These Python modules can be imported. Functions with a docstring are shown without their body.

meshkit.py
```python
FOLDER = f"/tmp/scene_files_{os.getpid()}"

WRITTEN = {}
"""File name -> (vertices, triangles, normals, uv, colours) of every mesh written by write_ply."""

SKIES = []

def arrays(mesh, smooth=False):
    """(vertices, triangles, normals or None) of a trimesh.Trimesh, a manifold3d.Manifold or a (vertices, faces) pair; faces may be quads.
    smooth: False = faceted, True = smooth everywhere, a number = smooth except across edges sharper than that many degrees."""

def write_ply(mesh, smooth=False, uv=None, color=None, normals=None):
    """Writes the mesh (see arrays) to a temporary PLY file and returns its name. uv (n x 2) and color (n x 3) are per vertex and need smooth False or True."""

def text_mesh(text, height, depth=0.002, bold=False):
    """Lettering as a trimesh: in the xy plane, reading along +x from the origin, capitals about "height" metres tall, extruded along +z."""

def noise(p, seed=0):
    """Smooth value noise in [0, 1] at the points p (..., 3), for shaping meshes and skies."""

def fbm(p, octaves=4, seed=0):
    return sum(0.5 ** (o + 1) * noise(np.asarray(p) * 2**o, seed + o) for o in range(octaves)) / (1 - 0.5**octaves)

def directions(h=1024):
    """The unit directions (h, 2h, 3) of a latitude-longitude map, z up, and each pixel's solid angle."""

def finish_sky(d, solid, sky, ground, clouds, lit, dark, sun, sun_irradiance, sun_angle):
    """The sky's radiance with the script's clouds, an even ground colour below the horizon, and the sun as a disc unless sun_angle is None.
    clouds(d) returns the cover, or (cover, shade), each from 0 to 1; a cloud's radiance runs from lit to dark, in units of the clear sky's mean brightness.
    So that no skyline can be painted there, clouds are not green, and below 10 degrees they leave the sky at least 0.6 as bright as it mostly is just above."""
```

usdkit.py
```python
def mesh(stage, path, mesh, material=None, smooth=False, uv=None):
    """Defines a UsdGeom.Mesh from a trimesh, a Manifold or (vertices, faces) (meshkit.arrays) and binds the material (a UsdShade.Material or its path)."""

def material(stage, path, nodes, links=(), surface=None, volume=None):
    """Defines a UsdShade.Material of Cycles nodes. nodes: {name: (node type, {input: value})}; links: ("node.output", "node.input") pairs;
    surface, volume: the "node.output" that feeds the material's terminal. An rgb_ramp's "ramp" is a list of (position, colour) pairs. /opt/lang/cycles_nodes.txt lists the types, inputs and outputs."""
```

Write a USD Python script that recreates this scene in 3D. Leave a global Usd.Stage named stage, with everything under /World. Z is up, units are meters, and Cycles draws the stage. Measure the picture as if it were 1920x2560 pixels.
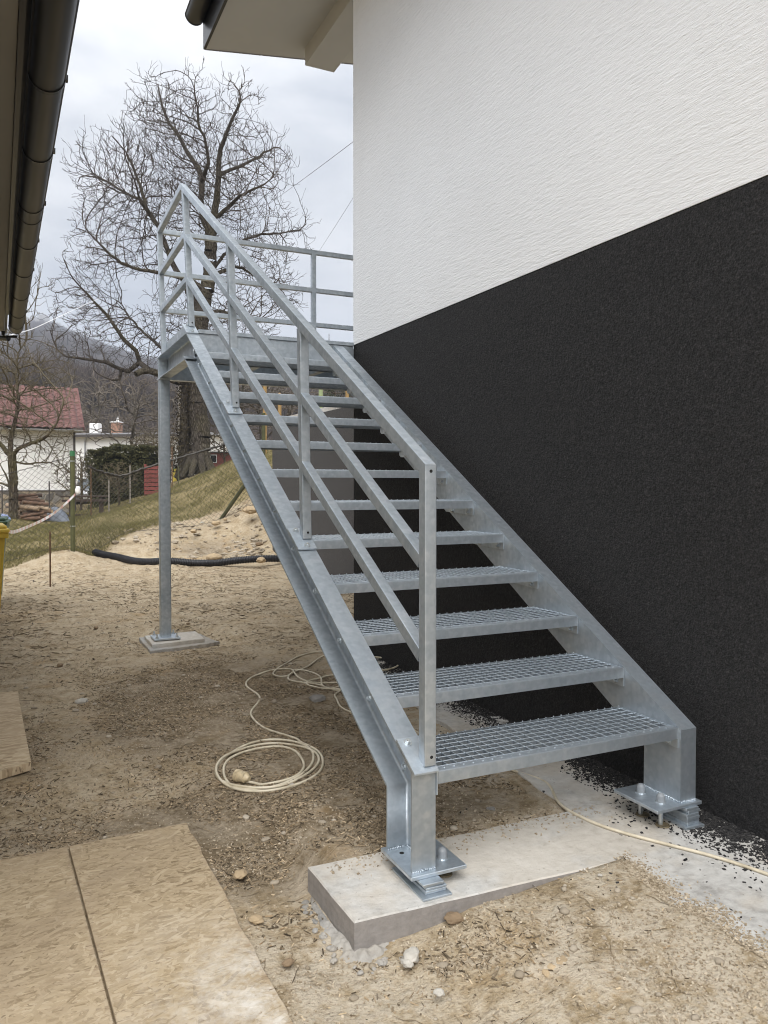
import math, random
import numpy as np
import trimesh
import usdkit, meshkit
from pxr import Usd, UsdGeom, UsdLux, UsdShade, Gf, Sdf, Vt
from scipy.interpolate import RBFInterpolator
from scipy.spatial import cKDTree

EXPOSURE = 1.28
SKY_STRENGTH = 0.058
SKY_ZENITH = 3.3
SUN_STRENGTH = 0.4
HAZE_DENSITY = 0.00055
CLOUD_DARK, CLOUD_MID, CLOUD_LIT = (2.6, 2.78, 3.1), (3.75, 3.86, 4.05), (5.0, 5.03, 5.08)
stage = Usd.Stage.CreateInMemory()
UsdGeom.SetStageUpAxis(stage, UsdGeom.Tokens.z)
UsdGeom.SetStageMetersPerUnit(stage, 1.0)
UsdGeom.Xform.Define(stage, '/World')
UsdGeom.Scope.Define(stage, '/World/Looks')
rng = np.random.default_rng(7)

# ------------------------------------------------------------------ camera
CAM_Z, YAW, PITCH, ROLL = 1.23, 0.4437, 0.0245, 0.0005
fw = np.array([math.sin(YAW) * math.cos(PITCH), math.cos(YAW) * math.cos(PITCH), -math.sin(PITCH)])
rt = np.array([math.cos(YAW), -math.sin(YAW), 0.0])
up = np.cross(rt, fw)
rt, up = math.cos(ROLL) * rt + math.sin(ROLL) * up, -math.sin(ROLL) * rt + math.cos(ROLL) * up
cam = UsdGeom.Camera.Define(stage, '/World/camera')
cam.AddTransformOp().Set(Gf.Matrix4d(*rt, 0, *up, 0, *(-fw), 0, 0, 0, CAM_Z, 1))
cam.CreateFocalLengthAttr(19.4456)
cam.CreateHorizontalApertureAttr(19.2)
cam.CreateVerticalApertureAttr(25.6)
cam.CreateHorizontalApertureOffsetAttr(0.029)
cam.CreateVerticalApertureOffsetAttr(-0.189)
cam.CreateClippingRangeAttr(Gf.Vec2f(0.05, 6000))
cam.CreateExposureAttr(EXPOSURE)

# ------------------------------------------------------------------ materials (small graph writer)
class Mat:
    """m = Mat('name'); a = m.n('noise_texture', scale=4) -> '@n1'; an input given as '@n1.fac' is a link."""
    def __init__(self, name):
        self.name, self.nodes, self.links, self.k = name, {}, [], 0
    def n(self, kind, **inp):
        self.k += 1
        nm = 'n%d' % self.k
        vals = {}
        for a, b in inp.items():
            if isinstance(b, str) and b.startswith('@'):
                self.links.append((b[1:], nm + '.' + a))
            else:
                vals[a] = b
        self.nodes[nm] = (kind, vals)
        return '@' + nm
    def pos(self):
        return self.n('geometry') + '.position'
    def map(self, scale, rot=(0, 0, 0), src=None):
        return self.n('mapping', vector=src or self.pos(), scale=scale, rotation=rot) + '.vector'
    def noise(self, scale, detail=3, rough=0.55, vec=None, dist=0.0):
        return self.n('noise_texture', vector=vec or self.pos(), scale=scale, detail=detail, roughness=rough, distortion=dist) + '.fac'
    def ramp(self, fac, stops):
        return self.n('rgb_ramp', fac=fac, ramp=stops) + '.color'
    def mix(self, fac, a, b, kind='mix'):
        return self.n('mix_color', blend_type=kind, fac=fac, a=a, b=b) + '.result'
    def math(self, op, a, b=0.5, c=0.0):
        return self.n('math', math_type=op, value1=a, value2=b, value3=c) + '.value'
    def mr(self, v, a, b, c=0.0, d=1.0):
        return self.n('map_range', value=v, from_min=a, from_max=b, to_min=c, to_max=d, clamp=True) + '.result'
    def tone(self):
        a = self.n('attribute', attribute='tone') + '.color'
        return self.n('separate_color', color=a) + '.r'
    def bump(self, h, dist, strength=1.0, normal=None):
        kw = dict(height=h, distance=dist, strength=strength)
        if normal:
            kw['normal'] = normal
        return self.n('bump', **kw) + '.normal'
    def done(self, **p):
        s = self.n('principled_bsdf', **p)
        return self.out(s + '.BSDF')
    def out(self, surf=None, volume=None):
        return usdkit.material(stage, '/World/Looks/' + self.name, self.nodes, self.links, surface=surf[1:] if surf else None, volume=volume[1:] if volume else None)

def g3(v):
    return (v, v, v)

# ------------------------------------------------------------------ sky and sun
SUN_EL, SUN_AZ = math.radians(52), math.radians(-156)      # azimuth from +y towards +x
def sky_material():
    m = Mat('sky_look')
    sky = m.n('sky_texture', sky_type='single_scattering', sun_disc=False, sun_elevation=SUN_EL, sun_rotation=SUN_AZ, altitude=300.0, air_density=1.0, aerosol_density=2.0, ozone_density=1.0) + '.color'
    d = m.n('texture_coordinate') + '.generated'
    v = m.n('mapping', vector=d, scale=(1.0, 1.0, 2.1), location=(0.4, 0.15, 0.1)) + '.vector'
    n1 = m.n('noise_texture', vector=v, scale=2.1, detail=6, roughness=0.55, distortion=0.25) + '.fac'
    n2 = m.n('noise_texture', vector=v, scale=4.6, detail=5, roughness=0.6, distortion=0.3) + '.fac'
    s = m.math('multiply_add', n2, 0.38, m.math('multiply', n1, 0.62))
    col = m.ramp(s, [(0.34, CLOUD_DARK), (0.45, CLOUD_MID), (0.56, CLOUD_LIT), (0.75, CLOUD_LIT)])
    el = m.n('separate_xyz', vector=d) + '.z'        # an overcast sky brightens towards the zenith
    gain = m.math('multiply_add', m.math('multiply', m.math('maximum', el, 0.0), m.math('maximum', el, 0.0)), SKY_ZENITH, 0.92)
    comb = m.n('combine_color', r=gain, g=gain, b=gain) + '.color'
    col = m.n('mix_color', blend_type='multiply', fac=1.0, a=col, b=comb, use_clamp=False, use_clamp_result=False) + '.result'
    mixd = m.mix(0.93, sky, col)
    b = m.n('background_shader', color=mixd, strength=SKY_STRENGTH)
    return m.out(b + '.background')
dome = UsdLux.DomeLight.Define(stage, '/World/sky')
dome.GetPrim().SetCustomDataByKey('kind', 'structure')
dome.GetPrim().SetCustomDataByKey('label', 'bright overcast sky with soft grey and white clouds')
UsdShade.MaterialBindingAPI.Apply(dome.GetPrim()).Bind(sky_material())
sun = UsdLux.DistantLight.Define(stage, '/World/sun')
sun.CreateNormalizeAttr(True)
sun.CreateIntensityAttr(SUN_STRENGTH)
sun.CreateAngleAttr(50.0)
sun.CreateColorAttr(Gf.Vec3f(1.0, 0.992, 0.972))
sun.AddRotateXYZOp().Set(Gf.Vec3f(90 - math.degrees(SUN_EL), 0, -math.degrees(SUN_AZ) + 180))

# ------------------------------------------------------------------ prims
_used = {}
def path_for(name, parent):
    base = '/World' if parent is None else str(parent.GetPath())
    k = _used.get((base, name), 0)
    _used[(base, name)] = k + 1
    return base + '/' + (name if k == 0 else '%s_%03d' % (name, k))
def meta(prim, label=None, cat=None, group=None, kind=None):
    for a, b in (('label', label), ('category', cat), ('group', group), ('kind', kind)):
        if b:
            prim.SetCustomDataByKey(a, b)
    return prim
def thing(name, label, cat, group=None, loc=None, rotz=None):
    x = UsdGeom.Xform.Define(stage, path_for(name, None))
    if loc is not None:
        x.AddTranslateOp().Set(Gf.Vec3d(*map(float, loc)))
    if rotz is not None:
        x.AddRotateZOp().Set(float(rotz))
    return meta(x.GetPrim(), label, cat, group)
def obj(name, mesh, mat, parent=None, smooth=False, label=None, cat=None, group=None, kind=None, piece=0):
    if isinstance(mesh, MB):
        mesh = mesh.get()
    m = usdkit.mesh(stage, path_for(name, parent), mesh, mat, smooth=smooth)
    if piece:                                    # a tone of its own for every loose piece
        n = len(mesh[0]) // piece
        t = np.repeat(np.random.default_rng(n).random((n, 3)), piece, axis=0).astype(np.float32)
        UsdGeom.PrimvarsAPI(m).CreatePrimvar('tone', Sdf.ValueTypeNames.Color3fArray, 'vertex').Set(Vt.Vec3fArray.FromNumpy(t))
    return meta(m.GetPrim(), label, cat, group, kind)
def copy_of(src, name, label, cat, group, loc, rotz=0.0, scale=None):
    x = UsdGeom.Xform.Define(stage, path_for(name, None))
    x.AddTranslateOp().Set(Gf.Vec3d(*map(float, loc)))
    x.AddRotateZOp().Set(float(rotz))
    if scale is not None:
        x.AddScaleOp().Set(Gf.Vec3f(*([scale] * 3 if np.ndim(scale) == 0 else scale)))
    return x

# ------------------------------------------------------------------ mesh builders
def rot_z(a):
    c, s = math.cos(a), math.sin(a)
    return np.array([[c, -s, 0], [s, c, 0], [0, 0, 1.0]])
def rot_axis(ax, a):
    return trimesh.transformations.rotation_matrix(a, ax)[:3, :3]
BOXF = np.array([[0, 2, 1], [1, 2, 3], [4, 5, 6], [5, 7, 6], [0, 1, 4], [1, 5, 4], [2, 6, 3], [3, 6, 7], [0, 4, 2], [2, 4, 6], [1, 3, 5], [3, 7, 5]])
BOXV = np.array([[x, y, z] for z in (-1, 1) for y in (-1, 1) for x in (-1, 1)], float)
class MB:
    def __init__(self):
        self.v, self.f, self.n = [], [], 0
    def add(self, v, f):
        v, f = np.asarray(v, float), np.asarray(f, int)
        if f.shape[1] == 4:
            f = np.vstack([f[:, [0, 1, 2]], f[:, [0, 2, 3]]])
        self.v.append(v)
        self.f.append(f + self.n)
        self.n += len(v)
        return self
    def mesh(self, m):
        v, f, _ = meshkit.arrays(m)
        return self.add(v, f)
    def box(self, x0, x1, y0, y1, z0, z1, b=0.0):
        c, h = np.array([(x0 + x1) / 2, (y0 + y1) / 2, (z0 + z1) / 2]), np.array([x1 - x0, y1 - y0, z1 - z0]) / 2
        return self.obox(c, h, None, b)
    def obox(self, c, h, R=None, b=0.0):
        h = np.asarray(h, float)
        if b > 0:
            pts = np.vstack([BOXV * (h - b * (1 - e)) for e in np.eye(3)])
            m = trimesh.convex.convex_hull(pts)
            v, f = np.array(m.vertices), np.array(m.faces)
        else:
            v, f = BOXV * h, BOXF
        if R is not None:
            v = v @ np.asarray(R).T
        return self.add(v + np.asarray(c), f)
    def cyl(self, a, b, r0, r1=None, n=12, caps=True):
        a, b = np.asarray(a, float), np.asarray(b, float)
        r1 = r0 if r1 is None else r1
        t = (b - a) / np.linalg.norm(b - a)
        u = np.cross(t, [0, 0, 1.0] if abs(t[2]) < 0.9 else [1.0, 0, 0])
        u /= np.linalg.norm(u)
        w = np.cross(t, u)
        an = np.arange(n) / n * 2 * math.pi
        ring = np.cos(an)[:, None] * u + np.sin(an)[:, None] * w
        v = np.vstack([a + ring * r0, b + ring * r1])
        i = np.arange(n)
        j = (i + 1) % n
        f = np.vstack([np.stack([i, j, j + n], 1), np.stack([i, j + n, i + n], 1)])
        if caps:
            v = np.vstack([v, a, b])
            f = np.vstack([f, np.stack([j, i, np.full(n, 2 * n)], 1), np.stack([i + n, j + n, np.full(n, 2 * n + 1)], 1)])
        return self.add(v, f)
    def get(self):
        return (np.vstack(self.v), np.vstack(self.f))
def box(*a, b=0.0):
    return MB().box(*a, b=b)
def poly_prism(pts2, lo, hi, axis='z'):
    """pts2: outline; extruded from lo to hi along the axis (x: pts are (y, z); y: (x, z); z: (x, y))."""
    from shapely.geometry import Polygon
    m = trimesh.creation.extrude_polygon(Polygon(pts2), hi - lo, engine='earcut')
    v = np.array(m.vertices)
    v[:, 2] += lo
    f = np.array(m.faces)
    if axis == 'x':
        v = v[:, [2, 0, 1]]
    elif axis == 'y':
        v = v[:, [0, 2, 1]]
        f = f[:, ::-1]
    return MB().add(v, f)
def sweep(path, section, side, up_sign=1):
    """Mitred sweep of a closed section [(a, b)] along a planar path; a runs along side, b along the in-plane normal."""
    from shapely.geometry import Polygon
    P, s = np.asarray(path, float), np.asarray(side, float)
    T = np.diff(P, axis=0)
    T /= np.linalg.norm(T, axis=1, keepdims=True)
    N = up_sign * np.cross(s, T)
    S = np.asarray(section, float)
    k = len(S)
    V = []
    for i in range(len(P)):
        if i == 0:
            m = N[0]
        elif i == len(P) - 1:
            m = N[-1]
        else:
            m = (N[i - 1] + N[i]) / (1 + N[i - 1] @ N[i])
        V.append(P[i] + S[:, :1] * s + S[:, 1:] * m)
    F = []
    for i in range(len(P) - 1):
        for a in range(k):
            b = (a + 1) % k
            F.append([i * k + a, i * k + b, (i + 1) * k + b, (i + 1) * k + a])
    mb = MB().add(np.vstack(V), np.array(F))
    ver, tri = trimesh.creation.triangulate_polygon(Polygon(S), engine='earcut')
    tri = np.asarray(tri)
    for e, ring in ((0, V[0]), (1, V[-1])):
        d = ((np.asarray(ver)[:, None] - S[None]) ** 2).sum(2).argmin(1)
        mb.add(ring, d[tri] if e else d[tri][:, ::-1])
    m = trimesh.Trimesh(*mb.get(), process=True)
    trimesh.repair.fix_normals(m)
    return m
def rrect(w, h, r=0.003, a0=None, b0=None):
    """Rounded rectangle outline w x h from (a0, b0)."""
    a0 = -w / 2 if a0 is None else a0
    b0 = -h / 2 if b0 is None else b0
    o = []
    for cx, cy, q in ((w - r, r, -90), (w - r, h - r, 0), (r, h - r, 90), (r, r, 180)):
        for t in (0, 45, 90):
            o.append((a0 + cx + r * math.cos(math.radians(q + t)), b0 + cy + r * math.sin(math.radians(q + t))))
    return o
def tube(P, r, n=8, closed=False):
    P = np.asarray(P, float)
    T = np.gradient(P, axis=0)
    T /= np.linalg.norm(T, axis=1, keepdims=True)
    u = np.cross(T[0], [0, 0, 1.0])
    if np.linalg.norm(u) < 1e-3:
        u = np.array([1.0, 0, 0])
    u /= np.linalg.norm(u)
    rr = np.broadcast_to(r, len(P))
    an = np.arange(n) / n * 2 * math.pi
    V = []
    for i in range(len(P)):
        u = u - T[i] * (u @ T[i])
        u /= np.linalg.norm(u)
        w = np.cross(T[i], u)
        V.append(P[i] + rr[i] * (np.cos(an)[:, None] * u + np.sin(an)[:, None] * w))
    i = np.arange(n)
    j = (i + 1) % n
    F = [np.stack([i + k * n, j + k * n, j + (k + 1) * n, i + (k + 1) * n], 1) for k in range(len(P) - 1)]
    mb = MB().add(np.vstack(V), np.vstack(F))
    for ring, flip in ((V[0], True), (V[-1], False)):
        c = np.stack([np.full(n, n), i, j], 1)
        mb.add(np.vstack([ring, ring.mean(0)]), c[:, ::-1] if flip else c)
    return mb
def spline(P, n):
    from scipy.interpolate import CubicSpline
    P = np.asarray(P, float)
    t = np.concatenate([[0], np.cumsum(np.linalg.norm(np.diff(P, axis=0), axis=1) ** 0.5 + 1e-6)])
    return CubicSpline(t, P)(np.linspace(0, t[-1], n))
def hexbolt(c, axis, r=0.009, h=0.008, washer=True, spin=0.3):
    mb = MB()
    axis = np.asarray(axis, float)
    c = np.asarray(c, float)
    if washer:
        mb.cyl(c, c + axis * 0.0025, r * 1.45, n=14)
        c = c + axis * 0.0025
    mb.cyl(c, c + axis * h, r, n=6)
    mb.cyl(c + axis * h, c + axis * (h + 0.003), r * 0.62, r * 0.5, n=8)
    return mb
def rock(size, seed, sub=2, flat=0.6, rough=0.35):
    m = trimesh.creation.icosphere(subdivisions=sub)
    v = np.array(m.vertices)
    d = meshkit.fbm(v * 1.3 + seed * 7.3, 3, seed) - 0.5
    d2 = meshkit.fbm(v * 3.1 + seed * 3.1, 2, seed + 5) - 0.5
    v = v * (1 + rough * 2 * d + rough * 0.7 * d2)[:, None]
    v[:, 2] *= flat
    return MB().add(v * np.asarray(size) * 0.5, np.array(m.faces))
def moved(mb, loc, rz=0.0):
    v, f = mb.get()
    return MB().add(v @ rot_z(rz).T + np.asarray(loc, float), f)

# ------------------------------------------------------------------ surfaces
def mat_galv(name, tint=1.0, rough=0.42, scale=1.0):
    m = Mat(name)
    v = m.map((16 * scale, 16 * scale, 16 * scale))
    vor = m.n('voronoi_texture', vector=v, scale=3.2, feature='smooth_f1', smoothness=0.6) + '.color'
    sp = m.n('separate_color', color=vor) + '.r'
    n1 = m.noise(7, 4, 0.6)
    n2 = m.noise(38, 3, 0.6)
    st = m.noise(1.0, 4, 0.6, m.map((22, 22, 2.5)))
    s = m.math('multiply_add', n1, 0.5, m.math('multiply_add', n2, 0.3, m.math('multiply', sp, 0.16)))
    s = m.math('multiply_add', st, 0.28, s)
    c = m.ramp(s, [(0.40, (0.33 * tint, 0.372 * tint, 0.41 * tint)), (0.62, (0.43 * tint, 0.475 * tint, 0.515 * tint)), (0.85, (0.56 * tint, 0.60 * tint, 0.635 * tint))])
    r = m.mr(s, 0.35, 0.85, rough + 0.17, rough - 0.03)
    bp = m.bump(m.math('add', n2, m.math('multiply', n1, 0.8)), 0.0016, 0.35)
    return m.done(base_color=c, metallic=0.86, roughness=r, normal=bp)
GALV = mat_galv('galvanised_steel')
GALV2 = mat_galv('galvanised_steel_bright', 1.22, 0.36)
GALV3 = mat_galv('galvanised_steel_shaded', 0.66, 0.45)  # darker tone of the same steel, paints shade inside the grating cells
def mat_simple(name, col, rough=0.6, metallic=0.0, var=0.15, scale=6.0, bump=0.0, bscale=40.0, spec=0.5):
    m = Mat(name)
    n = m.noise(scale, 4, 0.6)
    a, b = [tuple(max(0, c * k) for c in col) for k in (1 - var, 1 + var)]
    c = m.ramp(n, [(0.3, a), (0.7, b)])
    kw = dict(base_color=c, roughness=rough, metallic=metallic, specular_ior_level=spec)
    if bump:
        kw['normal'] = m.bump(m.noise(bscale, 4, 0.6), bump, 0.7)
    return m.done(**kw)
ZINC = mat_simple('zinc_bolt', (0.62, 0.66, 0.68), 0.3, 0.85, 0.1, 60)
HOLE = mat_simple('dark_hole', (0.01, 0.01, 0.01), 0.9)
GREYCAP = mat_simple('grey_plastic_cap', (0.23, 0.245, 0.26), 0.45, 0, 0.08)
RUST = mat_simple('rusty_steel', (0.13, 0.075, 0.04), 0.8, 0.2, 0.45, 30, 0.002, 90)
BROWNWASH = mat_simple('stained_washer', (0.19, 0.15, 0.09), 0.6, 0.3, 0.4, 40)

def mat_plaster_white():
    m = Mat('white_plaster')
    streak = m.noise(1.0, 5, 0.62, m.map((30, 12.0, 92), rot=(0.05, 0, 0)), 0.3)
    streak2 = m.noise(1.0, 3, 0.6, m.map((80, 40, 190)), 0.2)
    grain = m.noise(230, 3, 0.7)
    big = m.noise(0.9, 4, 0.6)
    c = m.ramp(big, [(0.3, (0.765, 0.765, 0.76)), (0.7, (0.81, 0.81, 0.805))])
    c = m.mix(m.mr(streak, 0.30, 0.44, 0.14, 0.0), c, (0.48, 0.475, 0.465))
    h = m.math('multiply_add', streak, 1.0, m.math('multiply_add', grain, 0.22, m.math('multiply', streak2, 0.45)))
    return m.done(base_color=c, roughness=0.9, specular_ior_level=0.25, normal=m.bump(h, 0.0052, 1.0))
WHITE_PLASTER = mat_plaster_white()
def mat_plaster_dark(name, lo, hi):
    m = Mat(name)
    g = m.noise(125, 2, 0.8)
    g2 = m.noise(58, 3, 0.75)
    big = m.noise(0.7, 4, 0.6)
    s = m.math('multiply_add', g, 0.6, m.math('multiply', g2, 0.4))
    c = m.ramp(s, [(0.38, lo), (0.56, hi), (0.68, tuple(2.3 * v for v in hi))])
    c = m.mix(m.mr(big, 0.35, 0.7, 0, 0.16), c, (1.6 * hi[1],) * 3)
    h = m.math('multiply_add', g2, 0.8, m.math('multiply', g, 0.5))
    return m.done(base_color=c, roughness=0.88, specular_ior_level=0.3, normal=m.bump(h, 0.009, 1.0))
DARK_PLASTER = mat_plaster_dark('black_mosaic_plaster', (0.0055, 0.0052, 0.0053), (0.024, 0.0228, 0.0228))
GREY_PLASTER = mat_plaster_dark('dark_grey_plaster', (0.040, 0.037, 0.036), (0.070, 0.066, 0.064))
SOFFIT2 = mat_simple('old_painted_soffit', (0.20, 0.187, 0.158), 0.8, 0, 0.08, 1.2, 0.0015, 60)
SOFFIT = mat_simple('painted_soffit', (0.44, 0.425, 0.385), 0.8, 0, 0.05, 1.2, 0.0015, 60)
ANTHRACITE = mat_simple('anthracite_sheet', (0.012, 0.0115, 0.012), 0.32, 0.25, 0.12, 2.0)
GUTTER = mat_simple('dark_bronze_gutter', (0.020, 0.0185, 0.016), 0.42, 0.0, 0.12, 4.0)

def mat_concrete(name, light=1.0):
    m = Mat(name)
    n1 = m.noise(2.2, 6, 0.62)
    n2 = m.noise(26, 5, 0.65)
    n3 = m.noise(190, 2, 0.6)
    s = m.math('multiply_add', n1, 0.6, m.math('multiply', n2, 0.4))
    a, b, c3 = [tuple(light * x for x in c) for c in ((0.25, 0.238, 0.218), (0.43, 0.415, 0.388), (0.55, 0.535, 0.505))]
    c = m.ramp(s, [(0.36, a), (0.5, b), (0.64, c3)])
    c = m.mix(m.mr(m.noise(9, 5, 0.7), 0.60, 0.74, 0, 0.4), c, (0.22, 0.205, 0.185))
    pits = m.mr(m.noise(60, 3, 0.7), 0.27, 0.36, 0.75, 0.0)
    c = m.mix(pits, c, (0.16, 0.14, 0.12))
    sand = m.mr(m.noise(1.4, 5, 0.65, m.map((1, 1, 1), src=m.n('vector_math', math_type='add', vector1=m.pos(), vector2=(5.2, 1.7, 0)) + '.vector')), 0.47, 0.57, 0, 0.36)
    c = m.mix(sand, c, tuple(light * x for x in (0.50, 0.42, 0.315)))
    h = m.math('multiply_add', n2, 1.0, m.math('multiply_add', n3, 0.25, m.math('multiply', pits, -0.5)))
    return m.done(base_color=c, roughness=0.88, specular_ior_level=0.3, normal=m.bump(h, 0.006, 0.7))
CONCRETE = mat_concrete('cast_concrete')
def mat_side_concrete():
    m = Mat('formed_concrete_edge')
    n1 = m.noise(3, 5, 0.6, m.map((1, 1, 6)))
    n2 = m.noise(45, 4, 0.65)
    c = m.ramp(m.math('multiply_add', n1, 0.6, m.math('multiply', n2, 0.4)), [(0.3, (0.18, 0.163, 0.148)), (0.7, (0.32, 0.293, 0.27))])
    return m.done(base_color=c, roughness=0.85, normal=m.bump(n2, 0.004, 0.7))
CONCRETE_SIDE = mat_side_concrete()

def mat_ground():
    m = Mat('earth_and_grass')
    at = m.n('attribute', attribute='mask')
    sp = m.n('separate_color', color=at + '.color')
    grass, damp, pale = sp + '.r', sp + '.g', sp + '.b'
    n0 = m.noise(1.3, 5, 0.6)
    n1 = m.noise(7, 6, 0.68)
    n2 = m.noise(34, 5, 0.68)
    n3 = m.noise(150, 3, 0.7)
    drag = m.noise(1.0, 5, 0.65, m.map((26, 60, 26), rot=(0, 0, 0.44)))
    s = m.math('multiply_add', n1, 0.45, m.math('multiply_add', n2, 0.35, m.math('multiply', n0, 0.25)))
    dry = m.ramp(s, [(0.36, (0.180, 0.132, 0.078)), (0.47, (0.32, 0.247, 0.153)), (0.56, (0.415, 0.33, 0.215)), (0.70, (0.505, 0.42, 0.295))])
    wet = m.ramp(s, [(0.36, (0.105, 0.077, 0.047)), (0.50, (0.195, 0.148, 0.092)), (0.66, (0.32, 0.252, 0.165))])
    k = m.math('multiply_add', n1, 1.1, m.math('multiply_add', n2, 0.5, m.math('subtract', damp, 0.80)))
    c = m.mix(m.mr(k, 0.30, 0.75), dry, wet)
    ochre = m.mr(m.noise(2.6, 4, 0.6), 0.56, 0.68, 0, 0.45)
    c = m.mix(ochre, c, (0.34, 0.22, 0.10))
    lime = m.math('multiply', m.mr(m.math('multiply_add', n2, 0.5, n1), 0.62, 0.86), pale)
    c = m.mix(m.math('minimum', lime, 0.6), c, (0.50, 0.445, 0.365))
    mot = m.mr(m.noise(46, 6, 0.78), 0.48, 0.34, 0, 0.5)
    c = m.mix(mot, c, (0.115, 0.082, 0.052))
    speck = m.mr(n3, 0.635, 0.70, 0, 0.65)
    c = m.mix(speck, c, (0.55, 0.47, 0.35))
    dark = m.mr(m.noise(90, 3, 0.75), 0.39, 0.31, 0, 0.65)
    c = m.mix(dark, c, (0.07, 0.048, 0.03))
    dk2 = m.mr(drag, 0.40, 0.31, 0, 0.62)
    c = m.mix(dk2, c, (0.10, 0.07, 0.043))
    gn = m.noise(1.1, 5, 0.65)
    gf = m.noise(55, 3, 0.7)
    gcol = m.ramp(m.math('multiply_add', gf, 0.4, m.math('multiply', gn, 0.6)), [(0.33, (0.115, 0.088, 0.045)), (0.47, (0.19, 0.15, 0.07)), (0.60, (0.26, 0.205, 0.108)), (0.75, (0.33, 0.265, 0.165))])
    gk = m.mr(m.math('multiply_add', n1, 0.6, m.math('multiply_add', n2, 0.3, m.math('subtract', grass, 0.45))), 0.35, 0.62)
    c = m.mix(gk, c, gcol)
    h = m.math('multiply_add', n1, 1.2, m.math('multiply_add', n2, 0.9, m.math('multiply_add', n3, 0.35, m.math('multiply', drag, 0.5))))
    return m.done(base_color=c, roughness=0.95, specular_ior_level=0.2, normal=m.bump(h, 0.016, 0.85))
GROUND = mat_ground()

# ------------------------------------------------------------------ terrain
CTL = [(-0.004,22.13,0.376),(0.709,21.786,0.212),(2.009,23.387,0.337),(2.975,25.149,0.577),(4.031,25.764,0.91),(5.102,26.372,1.245),(6.058,28.145,1.707),(6.22,23.64,1.788),(4.891,15.41,1.75),(4.234,14.606,1.409),(3.796,15.359,1.096),(3.45,14.1,0.72),(0.778,12.341,0.272),(-0.076,12.187,0.07),(-0.237,16.698,0.211),(1.018,16.104,0.289),(2.065,15.611,0.483),(3.098,16.236,0.762),(1.718,13.004,0.37),(2.4,13.9,0.55),(4.1,13.2,0.95),(3.62,12.75,0.42),
       (1.12,12.67,0.14),(1.45,12.35,0.065),(1.75,12.0,0.045),(0.39,10.08,0.01),(-1.5,10,0.0),(2,9.8,0.02),(3.4,9.8,0.03),(4.5,9.5,0.06),(1.5,11.6,0.075),(2.06,11.41,0.06),(2.9,11.9,0.07),(3.7,12.0,0.08),(0.9,11.4,0.06),
       (5.5,20,2.0),(6.0,16.5,2.05),(8,14,2.2),(12,14,2.25),(9,28,2.3),(12,30,2.5),(20,30,3.0),(7,10,2.1),
       (0,32,-0.05),(2.3,34,-0.04),(-6,32,-0.1),(-10,20,0.2),(3,45,0.6),(8.5,45,0.84),(15,45,2.0),(-10,45,-0.2),(0,60,0.5),(10,60,1.5),(25,60,3.0),(3.2,31,0.3),(-8,10,0.0),(-8,-10,0.0),(12,-10,0.0)]
for _x in (-4, -1.5, 1.0, 3.5, 6.0):
    for _y in (-6, -1, 3, 7):
        CTL.append((_x, _y, 0.0))
CTL = np.array(CTL, float)
_rbf = RBFInterpolator(CTL[:, :2], CTL[:, 2], kernel='thin_plate_spline', smoothing=0.004, degree=1)
def sstep(a, b, x):
    t = np.clip((np.asarray(x, float) - a) / (b - a), 0, 1)
    return t * t * (3 - 2 * t)
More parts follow.
